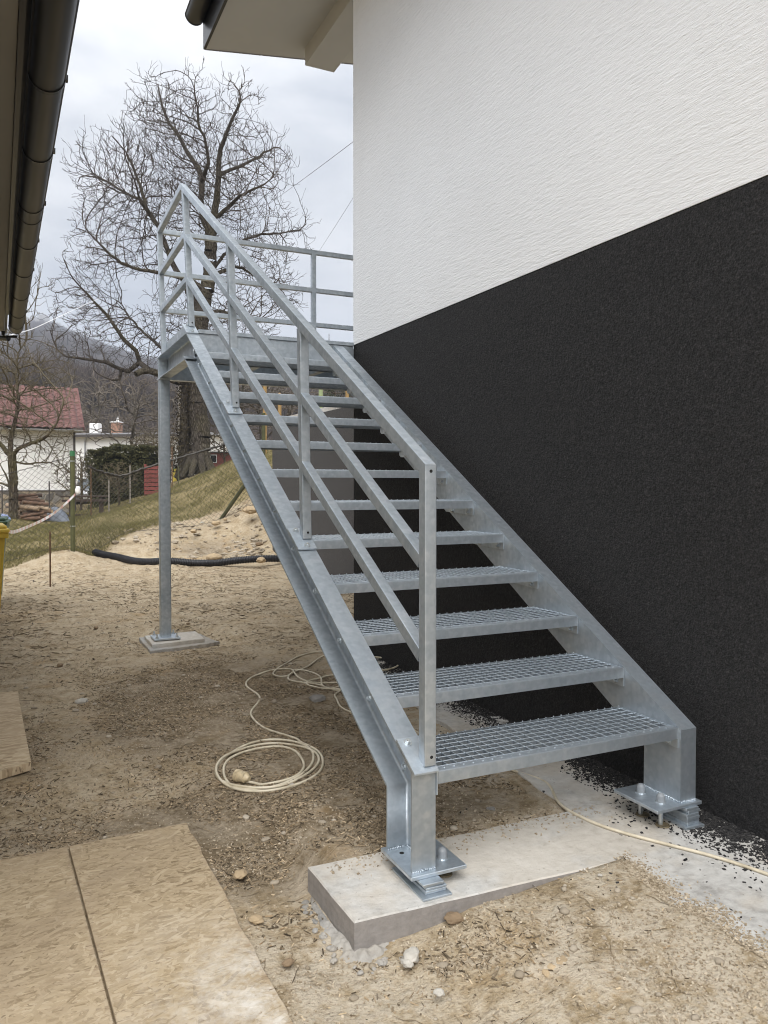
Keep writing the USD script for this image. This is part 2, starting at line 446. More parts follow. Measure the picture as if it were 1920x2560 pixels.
def gh(x, y, micro=True):
    """Ground height; slab top is z = 0."""
    x, y = np.broadcast_arrays(np.asarray(x, float), np.asarray(y, float))
    shp = x.shape
    x, y = x.ravel(), y.ravel()
    xc, yc = np.clip(x, -12, 26), np.clip(y, -8, 62)
    far = _rbf(np.stack([xc, yc], 1))
    nearw = 1 - sstep(7.0, 9.5, y)
    near = -0.03 + 0 * x
    front = np.interp(x, [0.62, 0.9, 1.02, 1.15, 1.27, 1.55, 1.80, 1.9, 2.1], [-0.090, -0.088, -0.078, -0.060, -0.026, -0.008, 0.003, -0.022, -0.04])
    floor_ = np.interp(x, [1.0, 1.3, 1.55, 1.70, 1.78, 1.86], [-0.075, -0.05, -0.026, 0.001, 0.002, -0.03])
    front = front + (floor_ - front) * sstep(1.9, 1.2, y) * sstep(1.0, 1.3, x)
    front = np.where(x < 0.7, -0.088, front)
    wf = 1 - sstep(1.98, 2.36, y)
    k_ = sstep(0.81, 0.99, x)
    y0_ = np.interp(x, [0.63, 0.80], [3.06, 2.45])
    wf = wf * k_ + (1 - sstep(0, 1, (y - y0_) / 1.0)) * (1 - k_)
    near = near * (1 - wf) + front * wf
    behind = sstep(2.2, 2.36, y) * (1 - sstep(2.5, 3.3, y)) * sstep(0.84, 0.99, x)
    near = near + behind * 0.018
    under = sstep(1.80, 1.93, x) * (1 - sstep(2.0, 2.3, y))
    near = near - 0.02 * under
    h = near * nearw + far * (1 - nearw)
    # cut bank and hollow behind the pipe
    h = h - 0.16 * np.exp(-(((x - 2.9) / 0.75) ** 2 + ((y - 12.75) / 0.42) ** 2))
    h = h - 0.062 * sstep(0.80, 0.95, x) * sstep(1.75, 1.5, x) * sstep(5.95, 6.2, y) * sstep(7.1, 6.85, y)
    if micro:
        p = np.stack([x, y, 0 * x], 1)
        amp = np.where(y < 9, 1.0, 1.6) * np.where((x > 1.9) & (y < 5.5), 0.3, 1.0)
        amp = amp * np.where((x < 0.66) & (y < 3.05), 0.25, 1.0) * (1 - 0.6 * sstep(1.35, 1.65, x) * (y < 1.96)) * (1 - 0.6 * sstep(0.78, 0.84, x) * sstep(1.80, 1.88, y) * sstep(2.40, 2.34, y))
        h = h + amp * (0.022 * (meshkit.fbm(p * 2.1, 3, 3) - 0.5) + 0.020 * (meshkit.fbm(p * 9.0, 3, 9) - 0.5) + 0.012 * (meshkit.noise(p * 34.0, 4) - 0.5))
        h = h + np.where(y > 13, 0.07, 0.0) * (meshkit.fbm(p * 0.7, 3, 21) - 0.5)
    inslab = sstep(0.855, 0.875, x) * sstep(1.955, 1.98, y) * sstep(2.345, 2.325, y)
    h = np.where(inslab > 0, np.minimum(h, h * (1 - inslab) - 0.04 * inslab), h)
    return h.reshape(shp)
def ghp(x, y):
    return float(gh(np.array([x]), np.array([y]))[0])
def graded(fine0, fine1, step, lo, hi, grow=1.10):
    a = list(np.arange(fine0, fine1 + step / 2, step))
    s = step
    while a[-1] < hi:
        s *= grow
        a.append(a[-1] + s)
    s = step
    b = [fine0]
    while b[-1] > lo:
        s *= grow
        b.append(b[-1] - s)
    return np.array(b[:0:-1] + a)
def grass_line(x):
    return np.interp(x, [-6, -0.1, 0.35, 0.8, 1.7, 2.6, 3.3, 4.2, 5, 9], [11.6, 12.05, 12.2, 12.4, 13.3, 14.05, 14.3, 13.6, 13.3, 13.0])
def damp_mask(x, y):
    G = lambda cx, cy, rx, ry, a=1.0: a * np.exp(-(((x - cx) / rx) ** 2 + ((y - cy) / ry) ** 2))
    d = G(0.95, 4.9, 0.50, 0.75, 0.9) + G(0.62, 4.2, 0.28, 0.55, 0.9) + G(1.25, 3.4, 0.45, 0.8, 0.8) + G(1.1, 2.55, 0.5, 0.28, 0.75) + G(0.45, 3.12, 0.7, 0.14, 0.75) + G(1.6, 4.6, 0.7, 1.2, 0.6)
    d = d + G(0.72, 2.8, 0.18, 0.4, 0.7) + G(1.08, 1.78, 0.18, 0.14, 0.35) + G(0.0, 3.9, 0.25, 0.6, 0.6) + G(1.45, 2.9, 0.6, 0.5, 0.55) + G(2.9, 12.7, 0.9, 0.4, 0.9) + G(0.3, 8.6, 0.8, 0.25, 0.5)
    return np.clip(d, 0, 1)
def build_ground():
    xs = graded(-0.7, 2.45, 0.026, -1500, 1500, 1.09)
    ys = graded(0.7, 7.0, 0.026, -300, 1500, 1.05)
    X, Y = np.meshgrid(xs, ys, indexing='ij')
    Z = gh(X, Y)
    far = sstep(60, 120, np.hypot(X, Y))
    Z = Z * (1 - far) + 0.0 * far
    V = np.stack([X, Y, Z], -1).reshape(-1, 3)
    ny = len(ys)
    i, j = np.meshgrid(np.arange(len(xs) - 1), np.arange(ny - 1), indexing='ij')
    a = (i * ny + j).ravel()
    F = np.stack([a, a + ny, a + ny + 1, a + 1], 1)
    o = obj('ground', (V, F), GROUND, smooth=True, kind='structure', label='bare trodden earth yard rising to a rough dry lawn')
    x, y = V[:, 0], V[:, 1]
    grass = sstep(-0.25, 0.35, y - grass_line(x) + 0.5 * (meshkit.fbm(np.stack([x, y, 0 * x], 1) * 1.6, 3, 5) - 0.5))
    pale = np.clip(0.25 + 0.75 * np.exp(-(((x - 1.55) / 0.5) ** 2 + ((y - 1.45) / 0.5) ** 2)) + 0.55 * np.exp(-(((x - 0.75) / 0.2) ** 2 + ((y - 1.9) / 0.4) ** 2)) + 0.6 * np.exp(-(((x - 2.1) / 0.35) ** 2 + ((y - 3.2) / 1.4) ** 2)), 0, 1)
    M = np.stack([grass, damp_mask(x, y), pale], 1).astype(np.float32)
    UsdGeom.PrimvarsAPI(o).CreatePrimvar('mask', Sdf.ValueTypeNames.Color3fArray, 'vertex').Set(Vt.Vec3fArray.FromNumpy(M))
build_ground()

# ------------------------------------------------------------------ concrete footing and strip along the wall
PAV = [(1.796, 1.946), (1.763, 1.829), (1.75, 1.74), (1.743, 1.642), (1.778, 1.597), (1.765, 1.489), (1.765, 1.416), (1.76, 1.346), (1.694, 1.13), (1.72, 0.7), (1.70, 0.2)]
def rough_line(a, b, n, amp, seed):
    a, b = np.array(a, float), np.array(b, float)
    t = np.linspace(0, 1, n)
    L = a + (b - a) * t[:, None]
    nrm = np.array([-(b - a)[1], (b - a)[0]]) / np.linalg.norm(b - a)
    k = meshkit.fbm(np.stack([t * n * 0.35, 0 * t + seed, 0 * t], 1), 3, seed) - 0.5
    k[0] = k[-1] = 0
    return [tuple(p) for p in L + nrm * (k * 2 * amp)[:, None]]
def slab_mesh(outline, z0, z1, arris=0.004):
    """Extruded plan outline whose top arris is slightly rounded."""
    from shapely.geometry import Polygon
    P = Polygon(outline).buffer(0)
    inner = P.buffer(-arris)
    m1 = trimesh.creation.extrude_polygon(P, z1 - arris - z0, engine='earcut')
    o, i = np.array(P.exterior.coords)[:-1], np.array(inner.exterior.coords)[:-1]
    top = MB()
    v, f = np.array(m1.vertices), np.array(m1.faces)
    v[:, 2] += z0
    keep = ~np.all(v[f][:, :, 2] > z1 - arris - 1e-6, axis=1)
    top.add(v, f[keep])
    ver, tri = trimesh.creation.triangulate_polygon(inner, engine='earcut')
    top.add(np.column_stack([ver, np.full(len(ver), z1)]), tri)
    # bridge from outer ring to inner ring: nearest matching
    n = len(o)
    tr = cKDTree(i)
    q = tr.query(o)[1]
    ring = np.vstack([np.column_stack([o, np.full(n, z1 - arris)]), np.column_stack([i, np.full(len(i), z1)])])
    F = []
    for a in range(n):
        b = (a + 1) % n
        F.append([a, b, n + q[b]])
        if q[a] != q[b]:
            F.append([a, n + q[b], n + q[a]])
    top.add(ring, np.array(F))
    return top
footing = thing('concrete_footing', 'cast concrete footing slab under the foot of the stair, running on to the black wall', 'concrete slab')
_out = rough_line((0.847, 2.345), (0.856, 1.987), 14, 0.003, 1)[:-1] + rough_line((0.856, 1.987), (1.796, 1.946), 40, 0.004, 2)[:-1] + PAV + [(2.349, 0.2), (2.349, 2.322)] + rough_line((2.349, 2.322), (0.847, 2.345), 44, 0.006, 3)[1:-1]
_sm = slab_mesh(_out, -0.13, 0.0)
_v, _f = _sm.get()
_n = np.cross(_v[_f[:, 1]] - _v[_f[:, 0]], _v[_f[:, 2]] - _v[_f[:, 0]])
_side = np.abs(_n[:, 2]) < 0.5 * np.linalg.norm(_n, axis=1)
obj('slab_top', (_v, _f[~_side]), CONCRETE, footing)
obj('slab_edge', (_v, _f[_side]), CONCRETE_SIDE, footing)
def spill():
    """Ragged lip of spilled concrete round the near left corner of the slab."""
    L = spline([(0.842, 2.31), (0.838, 2.2), (0.845, 2.08), (0.851, 2.01), (0.853, 1.988), (0.872, 1.981), (0.93, 1.979), (1.02, 1.977), (1.10, 1.975)], 260)
    T = np.gradient(L, axis=0)
    T /= np.linalg.norm(T, axis=1, keepdims=True)
    N = np.stack([T[:, 1], -T[:, 0]], 1)
    n, m = len(L), 22
    s = np.linspace(0, 1, n)
    w = np.interp(s, [0, 0.12, 0.45, 0.60, 0.75, 0.9, 1], [0.012, 0.034, 0.044, 0.060, 0.052, 0.046, 0.012])
    w = w * (0.55 + 0.9 * meshkit.fbm(np.stack([s * 16, 0 * s, 0 * s], 1), 3, 6))
    V = []
    for j in range(m):
        t = j / (m - 1)
        P = L + N * (w * t - 0.006)[:, None]
        k = meshkit.fbm(np.stack([P[:, 0] * 24, P[:, 1] * 24, 0 * s], 1), 3, 8) - 0.5
        z = -0.084 - 0.014 * t ** 2.2 + 0.022 * k * (1 - 0.5 * t) + 0.006 * (meshkit.noise(np.stack([P[:, 0] * 90, P[:, 1] * 90, 0 * s], 1), 3) - 0.5) + (0.004 * (1 - t))
        V.append(np.column_stack([P, z]))
    V = np.array(V).transpose(1, 0, 2).reshape(-1, 3)
    i, j = np.meshgrid(np.arange(n - 1), np.arange(m - 1), indexing='ij')
    a = (i * m + j).ravel()
    mb = MB().add(V, np.stack([a, a + 1, a + m + 1, a + m], 1))
    r = np.random.default_rng(3)
    for k in range(46):
        q = r.integers(0, n)
        p = L[q] + N[q] * (w[q] * r.uniform(0.75, 1.35))
        sz = r.uniform(0.008, 0.026)
        v, f = rock((sz, sz * 0.8, sz * 0.8), k, 1, 0.8, 0.4).get()
        mb.add(v @ rot_z(r.random() * 6).T + np.array([p[0], p[1], -0.090 + 0.004 * r.random()]), f)
    return mb
ROUGHCON = mat_concrete('rough_spilled_concrete', 0.72)
obj('concrete_spill', spill(), ROUGHCON, footing, smooth=25, label='lumpy spilled concrete lip along the slab foot')

path_strip = obj('wall_strip', slab_mesh(rough_line((2.349, 2.326), (2.349, 5.6), 3, 0, 1)[:-1] + [(2.349, 5.6), (2.22, 5.6)] + rough_line((2.18, 5.5), (1.90, 2.326), 40, 0.05, 8), -0.10, -0.006), CONCRETE, kind='structure', label='thin sandy concrete strip running back along the black wall')

# ------------------------------------------------------------------ the staircase
XL, XR = 1.1635, 2.1635
Y1, G, Z1, R = 2.0598, 0.2784, 0.3564, 0.1591
SL = R / G
YT, YE = 5.425, 6.575
ZL = Z1 + SL * (YT - Y1)            # landing level
line = lambda y: Z1 + SL * (y - Y1)
stair = thing('steel_staircase', 'galvanised steel outdoor staircase with open grating treads, landing and left-hand railing', 'staircase')
BH, FW, WT, FT = 0.18, 0.082, 0.007, 0.0095

def channel_section(web_at, flange_to):
    """Channel outline (a, b): web face at a = web_at, flanges reach to flange_to, b from 0 down to -BH."""
    s = 1 if flange_to > web_at else -1
    w0, w1, e = web_at, web_at + s * WT, flange_to
    r = 0.011
    pts = [(w0, 0), (e, 0), (e, -FT * 0.85)]
    for t in np.linspace(0, 90, 5):
        a = math.radians(t)
        pts.append((w1 + s * r * (1 - math.sin(a)), -FT - r * (1 - math.cos(a))))
    for t in np.linspace(0, 90, 5):
        a = math.radians(t)
        pts.append((w1 + s * r * (1 - math.cos(a)), -BH + FT + r * (1 - math.sin(a))))
    pts += [(e, -BH + FT * 0.85), (e, -BH), (w0, -BH)]
    return pts if s < 0 else pts
x_ = np.array([1.0, 0, 0])
def yz_sweep(path_yz, section, x0=0.0):
    return sweep([(x0, y, z) for y, z in path_yz], section, x_)
# left stringer: vertical leg, flight
LBEND = (2.069, line(2.069) - 0.002)
str_l = thing_l = UsdGeom.Mesh.Get(stage, obj('stringer', yz_sweep([(LBEND[0], 0.052), LBEND, (YT, ZL)], channel_section(XL, XL - FW)), GALV, stair, smooth=25).GetPath()).GetPrim()
RBEND = (2.050, line(2.050) - 0.002)
str_r = obj('stringer', yz_sweep([(RBEND[0], 0.085), RBEND, (YT - 0.012, line(YT - 0.012))], channel_section(XR, XR + 0.075)), GALV, stair, smooth=25)

def base_plate(parent, x0, x1, y0, y1, z, t=0.012):
    obj('base_plate', box(x0, x1, y0, y1, z - t, z, b=0.0015), GALV2, parent)
def shims(parent, x0, x1, y0, y1, ztop, n, seed, rz=0.0):
    r = np.random.default_rng(seed)
    t = ztop / n
    for k in range(n):
        big = 0.014 if k == 0 else 0.0
        dx, dy = r.normal(0, 0.003, 2)
        mb = MB().obox(((x0 + x1) / 2 + dx, (y0 + y1) / 2 + dy, t * (k + 0.5) + 0.0004), ((x1 - x0) / 2 + big, (y1 - y0) / 2 + big, t * 0.47), rot_z(rz + r.normal(0, 0.02)), b=0.0008)
        obj('shim', mb, GALV2, parent)
def anchor(parent, x, y, zplate, cap=True, zlow=0.0):
    obj('anchor_rod', MB().cyl((x, y, zlow - 0.01), (x, y, zplate + 0.02), 0.008, n=10), ZINC, parent)
    obj('washer', MB().cyl((x, y, zplate), (x, y, zplate + 0.003), 0.019, n=18), ZINC, parent)
    m = MB()
    m.cyl((x, y, zplate + 0.003), (x, y, zplate + 0.020), 0.0150, n=18)
    an = np.linspace(0, 1.45, 6)
    pr = [(0.0150 * math.cos(a), zplate + 0.020 + 0.0140 * math.sin(a)) for a in an]
    for (ra, za), (rb, zb) in zip(pr[:-1], pr[1:]):
        m.cyl((x, y, za), (x, y, zb), ra, rb, n=18, caps=False)
    m.cyl((x, y, pr[-1][1]), (x, y, pr[-1][1] + 0.0004), pr[-1][0], n=18)
    obj('bolt_cap', m, GREYCAP, parent, smooth=40)
    wd = MB().cyl((x + 0.006, y - 0.004, zlow + 0.0005), (x + 0.006, y - 0.004, zlow + 0.005), 0.026, 0.024, n=20)
    obj('plug_collar', wd, BROWNWASH, parent)
base_plate(str_l, 1.068, 1.262, 2.045, 2.262, 0.052)
shims(str_l, 1.098, 1.168, 2.012, 2.20, 0.0395, 6, 5)
anchor(str_l, 1.215, 2.118, 0.052)
base_plate(str_r, 2.035, 2.250, 2.030, 2.252, 0.085)
shims(str_r, 2.168, 2.226, 2.018, 2.20, 0.0725, 7, 6)
anchor(str_r, 2.105, 2.085, 0.085)
anchor(str_r, 2.105, 2.185, 0.085)
def weld(parent, p, q, r=0.0034, seed=0):
    rr = np.random.default_rng(seed)
    p, q = np.array(p, float), np.array(q, float)
    n = max(3, int(np.linalg.norm(q - p) / 0.006))
    mb = MB()
    for k in range(n):
        c = p + (q - p) * (k + 0.5) / n + rr.normal(0, 0.0007, 3)
        m = trimesh.creation.icosphere(subdivisions=1, radius=r * (0.85 + 0.4 * rr.random()))
        mb.add(np.array(m.vertices) + c, np.array(m.faces))
    obj('weld_bead', mb, GALV, parent, smooth=True)
weld(str_l, (XL - FW, 2.067, 0.054), (XL, 2.067, 0.054), seed=1)
weld(str_l, (XL - FW, 2.236, 0.054), (XL - 0.02, 2.236, 0.054), seed=2)
weld(str_l, (XL - 0.012, 2.08, 0.054), (XL - 0.012, 2.235, 0.054), seed=3)
weld(str_r, (XR - 0.001, 2.052, 0.087), (XR - 0.001, 2.23, 0.087), seed=4)
weld(str_r, (XR, 2.048, 0.087), (XR + 0.075, 2.048, 0.087), seed=5)
obj('drain_hole', MB().cyl((XL - 0.05, 2.20, 0.0515), (XL - 0.05, 2.20, 0.0523), 0.008, n=14), HOLE, str_l)

# treads
def tread(k):
    y0, zt = Y1 + (k - 1) * G, Z1 + (k - 1) * R
    dep = 0.300
    a, b = XL + 0.004, XR - 0.004
    nose = sweep([(a, y0, zt), (b, y0, zt)], [(0, -0.006), (0.0015, -0.0018), (0.006, 0), (0.030, 0), (0.030, -0.004), (0.005, -0.004), (0.005, -0.041), (0, -0.041)], (0, 1.0, 0), -1)
    v = np.array(nose.vertices)
    t = obj('tread', nose, GALV, stair, smooth=30)
    br = MB()
    ys = np.arange(y0 + 0.030, y0 + dep - 0.01, 0.0345)
    for y in ys:
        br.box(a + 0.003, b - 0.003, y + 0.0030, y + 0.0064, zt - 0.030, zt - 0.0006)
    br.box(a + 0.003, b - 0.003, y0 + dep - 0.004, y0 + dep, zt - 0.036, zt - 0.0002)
    obj('bearing_bars', br, GALV3, t, kind='stuff')  # shade on the bar sides is put into their colour
    tp = MB()
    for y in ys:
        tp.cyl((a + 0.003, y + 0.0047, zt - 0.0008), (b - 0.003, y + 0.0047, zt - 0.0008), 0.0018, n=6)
    cr = MB()
    xs = np.linspace(a + 0.018, b - 0.018, 28)
    for x in xs:
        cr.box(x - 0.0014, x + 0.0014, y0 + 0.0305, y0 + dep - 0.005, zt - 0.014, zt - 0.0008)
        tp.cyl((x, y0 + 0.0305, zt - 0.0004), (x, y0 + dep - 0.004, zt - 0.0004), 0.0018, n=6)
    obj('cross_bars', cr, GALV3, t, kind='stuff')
    obj('bright_bar_edges', tp, GALV2, t, kind='stuff')  # lighter tone paints the light caught along the bar tops
    bm = MB()
    r = np.random.default_rng(k)
    for x in xs + 0.012:
        if x > b - 0.006:
            continue
        m = trimesh.creation.icosphere(subdivisions=1)
        v = np.array(m.vertices) * (0.0045, 0.0035, 0.0022) + (x + r.normal(0, 0.0006), y0 + 0.0155, zt)
        bm.add(v, np.array(m.faces))
        v2 = np.array(m.vertices) * (0.0025, 0.0025, 0.0045) + (x, y0 + dep - 0.002, zt)
        bm.add(v2, np.array(m.faces))
    obj('grip_bumps', bm, GALV, t, smooth=True, kind='stuff')
    for s, x0, x1 in ((0, XL + 0.0006, XL + 0.0036), (1, XR - 0.0036, XR - 0.0006)):
        br_ = poly_prism([(y0 + 0.001, zt - 0.003), (y0 + dep, zt - 0.003), (y0 + dep, zt - 0.052), (y0 + dep - 0.02, zt - 0.066), (y0 + 0.004, zt - 0.0765), (y0 + 0.001, zt - 0.074)], x0, x1, 'x')
        pl = obj('end_plate', br_, GALV2, t)
        for yy in (y0 + 0.045, y0 + 0.205):
            zb = zt - 0.060
            if s == 0:
                obj('bolt', hexbolt((XL - WT, yy, max(zb, line(yy) - 0.170)), (-1, 0, 0), 0.0095, 0.007), ZINC, t)
            obj('bolt', hexbolt((x1 if s == 0 else x0, yy, zb), (1 if s == 0 else -1, 0, 0), 0.008, 0.008), ZINC, t)
for k in range(1, 13):
    tread(k)

# landing
land = UsdGeom.Xform.Define(stage, path_for('landing', stair)).GetPrim()
XE = 3.79
obj('side_beam', yz_sweep([(YT, ZL), (YE, ZL)], channel_section(XL, XL - FW)), GALV, land, smooth=25)
obj('beam_end_plate', box(XL - FW + 0.001, XL - WT - 0.001, YE - 0.012, YE - 0.004, ZL - BH + 0.002, ZL - 0.002), GALV, land)
obj('beam_end_bolt', hexbolt((XL - WT - 0.03, YE - 0.012, ZL - 0.05), (0, -1, 0), 0.010, 0.008), ZINC, land)
obj('joint_bolt', hexbolt((XL - WT, YT + 0.035, ZL - 0.115), (-1, 0, 0), 0.016, 0.012), ZINC, land)
front = sweep([(XL + 0.003, YT + 0.008, ZL), (2.335, YT + 0.008, ZL)], [(b_, a_) for a_, b_ in []] or [(0, -0.001), (0.007, -0.001), (0.007, -BH + FT), (0.07, -BH + FT), (0.07, -BH), (0, -BH)], (0, 1.0, 0), -1)
obj('front_beam', front, GALV, land)
obj('front_lip', box(XL + 0.003, 2.335, YT - 0.022, YT + 0.006, ZL - BH - 0.0005, ZL - BH + 0.010), GALV2, land)
obj('top_lip', box(XL + 0.003, 2.335, YT - 0.004, YT + 0.060, ZL + 0.0005, ZL + 0.028, b=0.002), GALV, land)
obj('back_beam', sweep([(XL - FW + 0.002, YE, ZL), (XE, YE, ZL)], [(0, 0), (0.07, 0), (0.07, -FT), (0.007, -FT), (0.007, -BH + FT), (0.07, -BH + FT), (0.07, -BH), (0, -BH)], (0, 1.0, 0), -1), GALV, land)
obj('kick_plate', box(XL - 0.010, XL - 0.004, YT + 0.11, YE + 0.06, ZL + 0.003, ZL + 0.128, b=0.001), GALV, land)
obj('kick_plate', box(XL + 0.02, XE, YE + 0.035, YE + 0.041, ZL + 0.003, ZL + 0.122, b=0.001), GALV, land)
lg = MB()
for y in np.arange(YT + 0.09, YE - 0.01, 0.0345):
    lg.box(XL + 0.006, XE, y, y + 0.003, ZL - 0.030, ZL - 0.0005)
for x in np.arange(XL + 0.02, XE, 0.0345):
    lg.box(x, x + 0.003, YT + 0.09, YE - 0.01, ZL - 0.012, ZL + 0.0003)
obj('floor_grating', lg, GALV, land, kind='stuff')
for x in (1.75, 2.31, 2.95):
    obj('cross_bearer', box(x, x + 0.06, YT + 0.09, YE - 0.002, ZL - 0.10, ZL - 0.034), GALV, land)
# column
col = obj('column', sweep([(1.122, 6.532, -0.012), (1.122, 6.532, ZL - BH - 0.011)], rrect(0.084, 0.084, 0.008), (1.0, 0, 0), 1), GALV, stair, smooth=35)
obj('head_plate', box(1.074, 1.174, 6.48, 6.574, ZL - BH - 0.011, ZL - BH - 0.001), GALV2, col)
obj('base_plate', box(1.016, 1.226, 6.428, 6.636, -0.026, -0.012, b=0.0015), GALV2, col)
obj('grout_pad', box(1.030, 1.214, 6.44, 6.62, -0.052, -0.0265), CONCRETE_SIDE, col)
for x in (1.042, 1.200):
    for y in (6.455, 6.610):
        obj('anchor_bolt', hexbolt((x, y, -0.012), (0, 0, 1), 0.012, 0.012), ZINC, col)
        obj('anchor_rod', MB().cyl((x, y, -0.01), (x, y, 0.022), 0.0065, n=8), ZINC, col)

# railing (the panel leans outwards towards the top, as it does in the photograph)
rail = UsdGeom.Xform.Define(stage, path_for('railing', stair)).GetPrim()
def lean(m):
    v, f, _ = meshkit.arrays(m)
    v = v.copy()
    y = v[:, 1]
    k = np.where(y < 5.5, 0.0127 * np.clip(y - 2.0, 0, 9), 0.0445 - 0.0127 * (y - 5.5))
    zb = np.where(y < YT, line(y), ZL)
    w = 1 - sstep(1.2, 1.5, v[:, 0])
    v[:, 0] -= k * np.maximum(v[:, 2] - zb, 0) * w
    return (v, f)
TUBE = 0.041
X0 = 1.121
XC = X0 + TUBE / 2
PK, ZT, YN = 5.565, 3.340, 2.066
def tube_yz(path):
    return lean(sweep([(XC, y, z) for y, z in path], rrect(TUBE - 0.0016, TUBE, 0.004, b0=-TUBE), (1.0, 0, 0), 1))
NY = [2.061, 3.156, 4.326, 5.496]
YC = 6.600
top = tube_yz([(NY[0], 0.372), (NY[0] - 0.0005, 1.293), (PK, ZT), (YC + TUBE, ZT)][1:])
obj('top_rail', top, GALV, rail, smooth=25)
obj('mid_rail', tube_yz([(NY[0] + 0.03, 1.013), (PK - 0.015, ZT - 0.338), (YC + 0.02, ZT - 0.338)]), GALV, rail, smooth=25)
obj('mid_rail', tube_yz([(NY[0] + 0.03, 0.722), (PK - 0.03, ZT - 0.645), (YC + 0.02, ZT - 0.645)]), GALV, rail, smooth=25)
rail_slope = (ZT - 1.293) / (PK - NY[0])
for i, y in enumerate(NY):
    zt = 1.290 if i == 0 else 1.293 + rail_slope * (y - NY[0]) - 0.030
    z0 = line(y) + 0.018
    seg = [(X0 + TUBE / 2, y + TUBE / 2, z) for z in np.linspace(z0, zt, 6)]
    p = obj('railing_post', lean(sweep(seg, rrect(TUBE, TUBE, 0.004), (1.0, 0, 0), 1)), GALV, rail, smooth=25)
    h = MB().cyl((XC + 0.003, y - 0.0006, z0 + 0.026), (XC + 0.003, y + 0.004, z0 + 0.026), 0.0052, n=14)
    obj('drain_hole', lean(h.get()), HOLE, rail)
    if i == 0:
        h = MB().cyl((XC, y - 0.0006, zt - 0.017), (XC, y + 0.004, zt - 0.017), 0.0052, n=14)
        obj('drain_hole', lean(h.get()), HOLE, rail)
    # sloping foot plate and its bolts
    tdir = np.array([0, 1.0, SL]) / math.hypot(1, SL)
    nd = np.array([0, -SL, 1.0]) / math.hypot(1, SL)
    Rm = np.stack([x_, tdir, nd], 1)
    yc = y + 0.055 if i == 0 else y + 0.02
    if i == 3:
        yc = y - 0.02
    ln = 0.072 if i == 0 else 0.080
    c = np.array([XL - 0.041, yc, line(yc)]) + nd * 0.0062
    obj('foot_plate', MB().obox(c, (0.0425, ln, 0.0045), Rm, b=0.001), GALV2, rail)
    for s in ((1,) if i == 0 else (-1, 1)):
        bc = c + tdir * s * (ln - 0.022) + nd * 0.0046 + x_ * (-0.012 if s > 0 else 0.004)
        obj('bolt', hexbolt(bc, nd, 0.0095, 0.008), ZINC, rail)
# corner post, back posts and back rails
for x, y, nm in ((X0 + TUBE / 2, YC + TUBE / 2, 0), (2.455, YC + TUBE / 2, 1), (3.55, YC + TUBE / 2, 2)):
    seg = [(x, y, z) for z in np.linspace(ZL + 0.002, ZT - 0.012, 6)]
    obj('railing_post', lean(sweep(seg, rrect(TUBE, TUBE, 0.004), (1.0, 0, 0), 1)), GALV, rail, smooth=25)
for dz in (0.0, 0.338, 0.645):
    P = [(X0 - 0.03 + (TUBE if dz else 0.041) , YC + TUBE / 2, ZT - dz - 0.0012), (1.6, YC + TUBE / 2, ZT - dz - 0.0012), (XE, YC + TUBE / 2, ZT - dz - 0.0012)]
    obj('back_rail', lean(sweep(P, rrect(TUBE - 0.0016, TUBE - 0.002, 0.004, b0=-TUBE + 0.001), (0, -1.0, 0), 1)), GALV, rail, smooth=25)

# column pad
pad = thing('column_pad', 'small two-step concrete pad under the steel landing column', 'concrete pad')
obj('upper_slab', slab_mesh(rough_line((0.984, 6.735), (0.984, 6.338), 12, 0.006, 31)[:-1] + rough_line((0.984, 6.338), (1.417, 6.409), 14, 0.006, 32)[:-1] + rough_line((1.417, 6.409), (1.415, 6.767), 12, 0.008, 33)[:-1] + rough_line((1.415, 6.767), (0.984, 6.735), 12, 0.006, 34)[:-1], -0.09, -0.034), CONCRETE, pad)
obj('lower_slab', slab_mesh(rough_line((0.955, 6.85), (0.955, 6.255), 14, 0.012, 35)[:-1] + rough_line((0.955, 6.255), (1.30, 6.315), 14, 0.018, 36)[:-1] + rough_line((1.30, 6.315), (1.54, 6.40), 12, 0.03, 37)[:-1] + rough_line((1.54, 6.40), (1.47, 6.80), 12, 0.03, 38)[:-1] + rough_line((1.47, 6.80), (0.955, 6.85), 12, 0.01, 39)[:-1], -0.17, -0.066), ROUGHCON, pad)

# ------------------------------------------------------------------ the house with the black plinth
XW, YCN, ZB = 2.350, 5.461, 2.296
HY_A = 0.3
house = thing('house', 'large white rendered house with a black plinth beside the staircase', 'house')
obj('plinth_wall', box(XW, 9.5, HY_A, YCN, -0.6, ZB - 0.001), DARK_PLASTER, house, label='black grainy plaster plinth')
obj('upper_wall', box(XW - 0.003, 9.5, HY_A, YCN + 0.002, ZB, 5.14), WHITE_PLASTER, house, label='white brushed plaster wall above the plinth')
SK = (4.662 - 4.495) / (2.535 - 1.337)
EX, EZ = 1.5636, 5.0484
sof = lambda x: EZ + SK * (x - EX)
Y0E, Y1E = HY_A - 0.44, 6.90
obj('soffit', poly_prism([(EX, sof(EX)), (9.0, sof(9.0)), (9.0, sof(9.0) + 0.02), (EX, sof(EX) + 0.02)], Y0E, Y1E, 'y'), SOFFIT, house)
obj('roof', poly_prism([(EX - 0.03, sof(EX) + 0.23), (6.0, sof(6.0) + 0.9), (9.4, sof(9.4) + 0.4), (9.4, sof(9.4) + 0.022), (EX + 0.003, sof(EX) + 0.022)], Y0E + 0.01, Y1E - 0.004, 'y'), ANTHRACITE, house)
obj('fascia_board', box(EX - 0.024, EX - 0.0003, Y0E, Y1E + 0.004, EZ - 0.008, EZ + 0.258, b=0.001), ANTHRACITE, house)
VERGE = mat_simple('verge_trim', (0.16, 0.155, 0.16), 0.5, 0, 0.05)
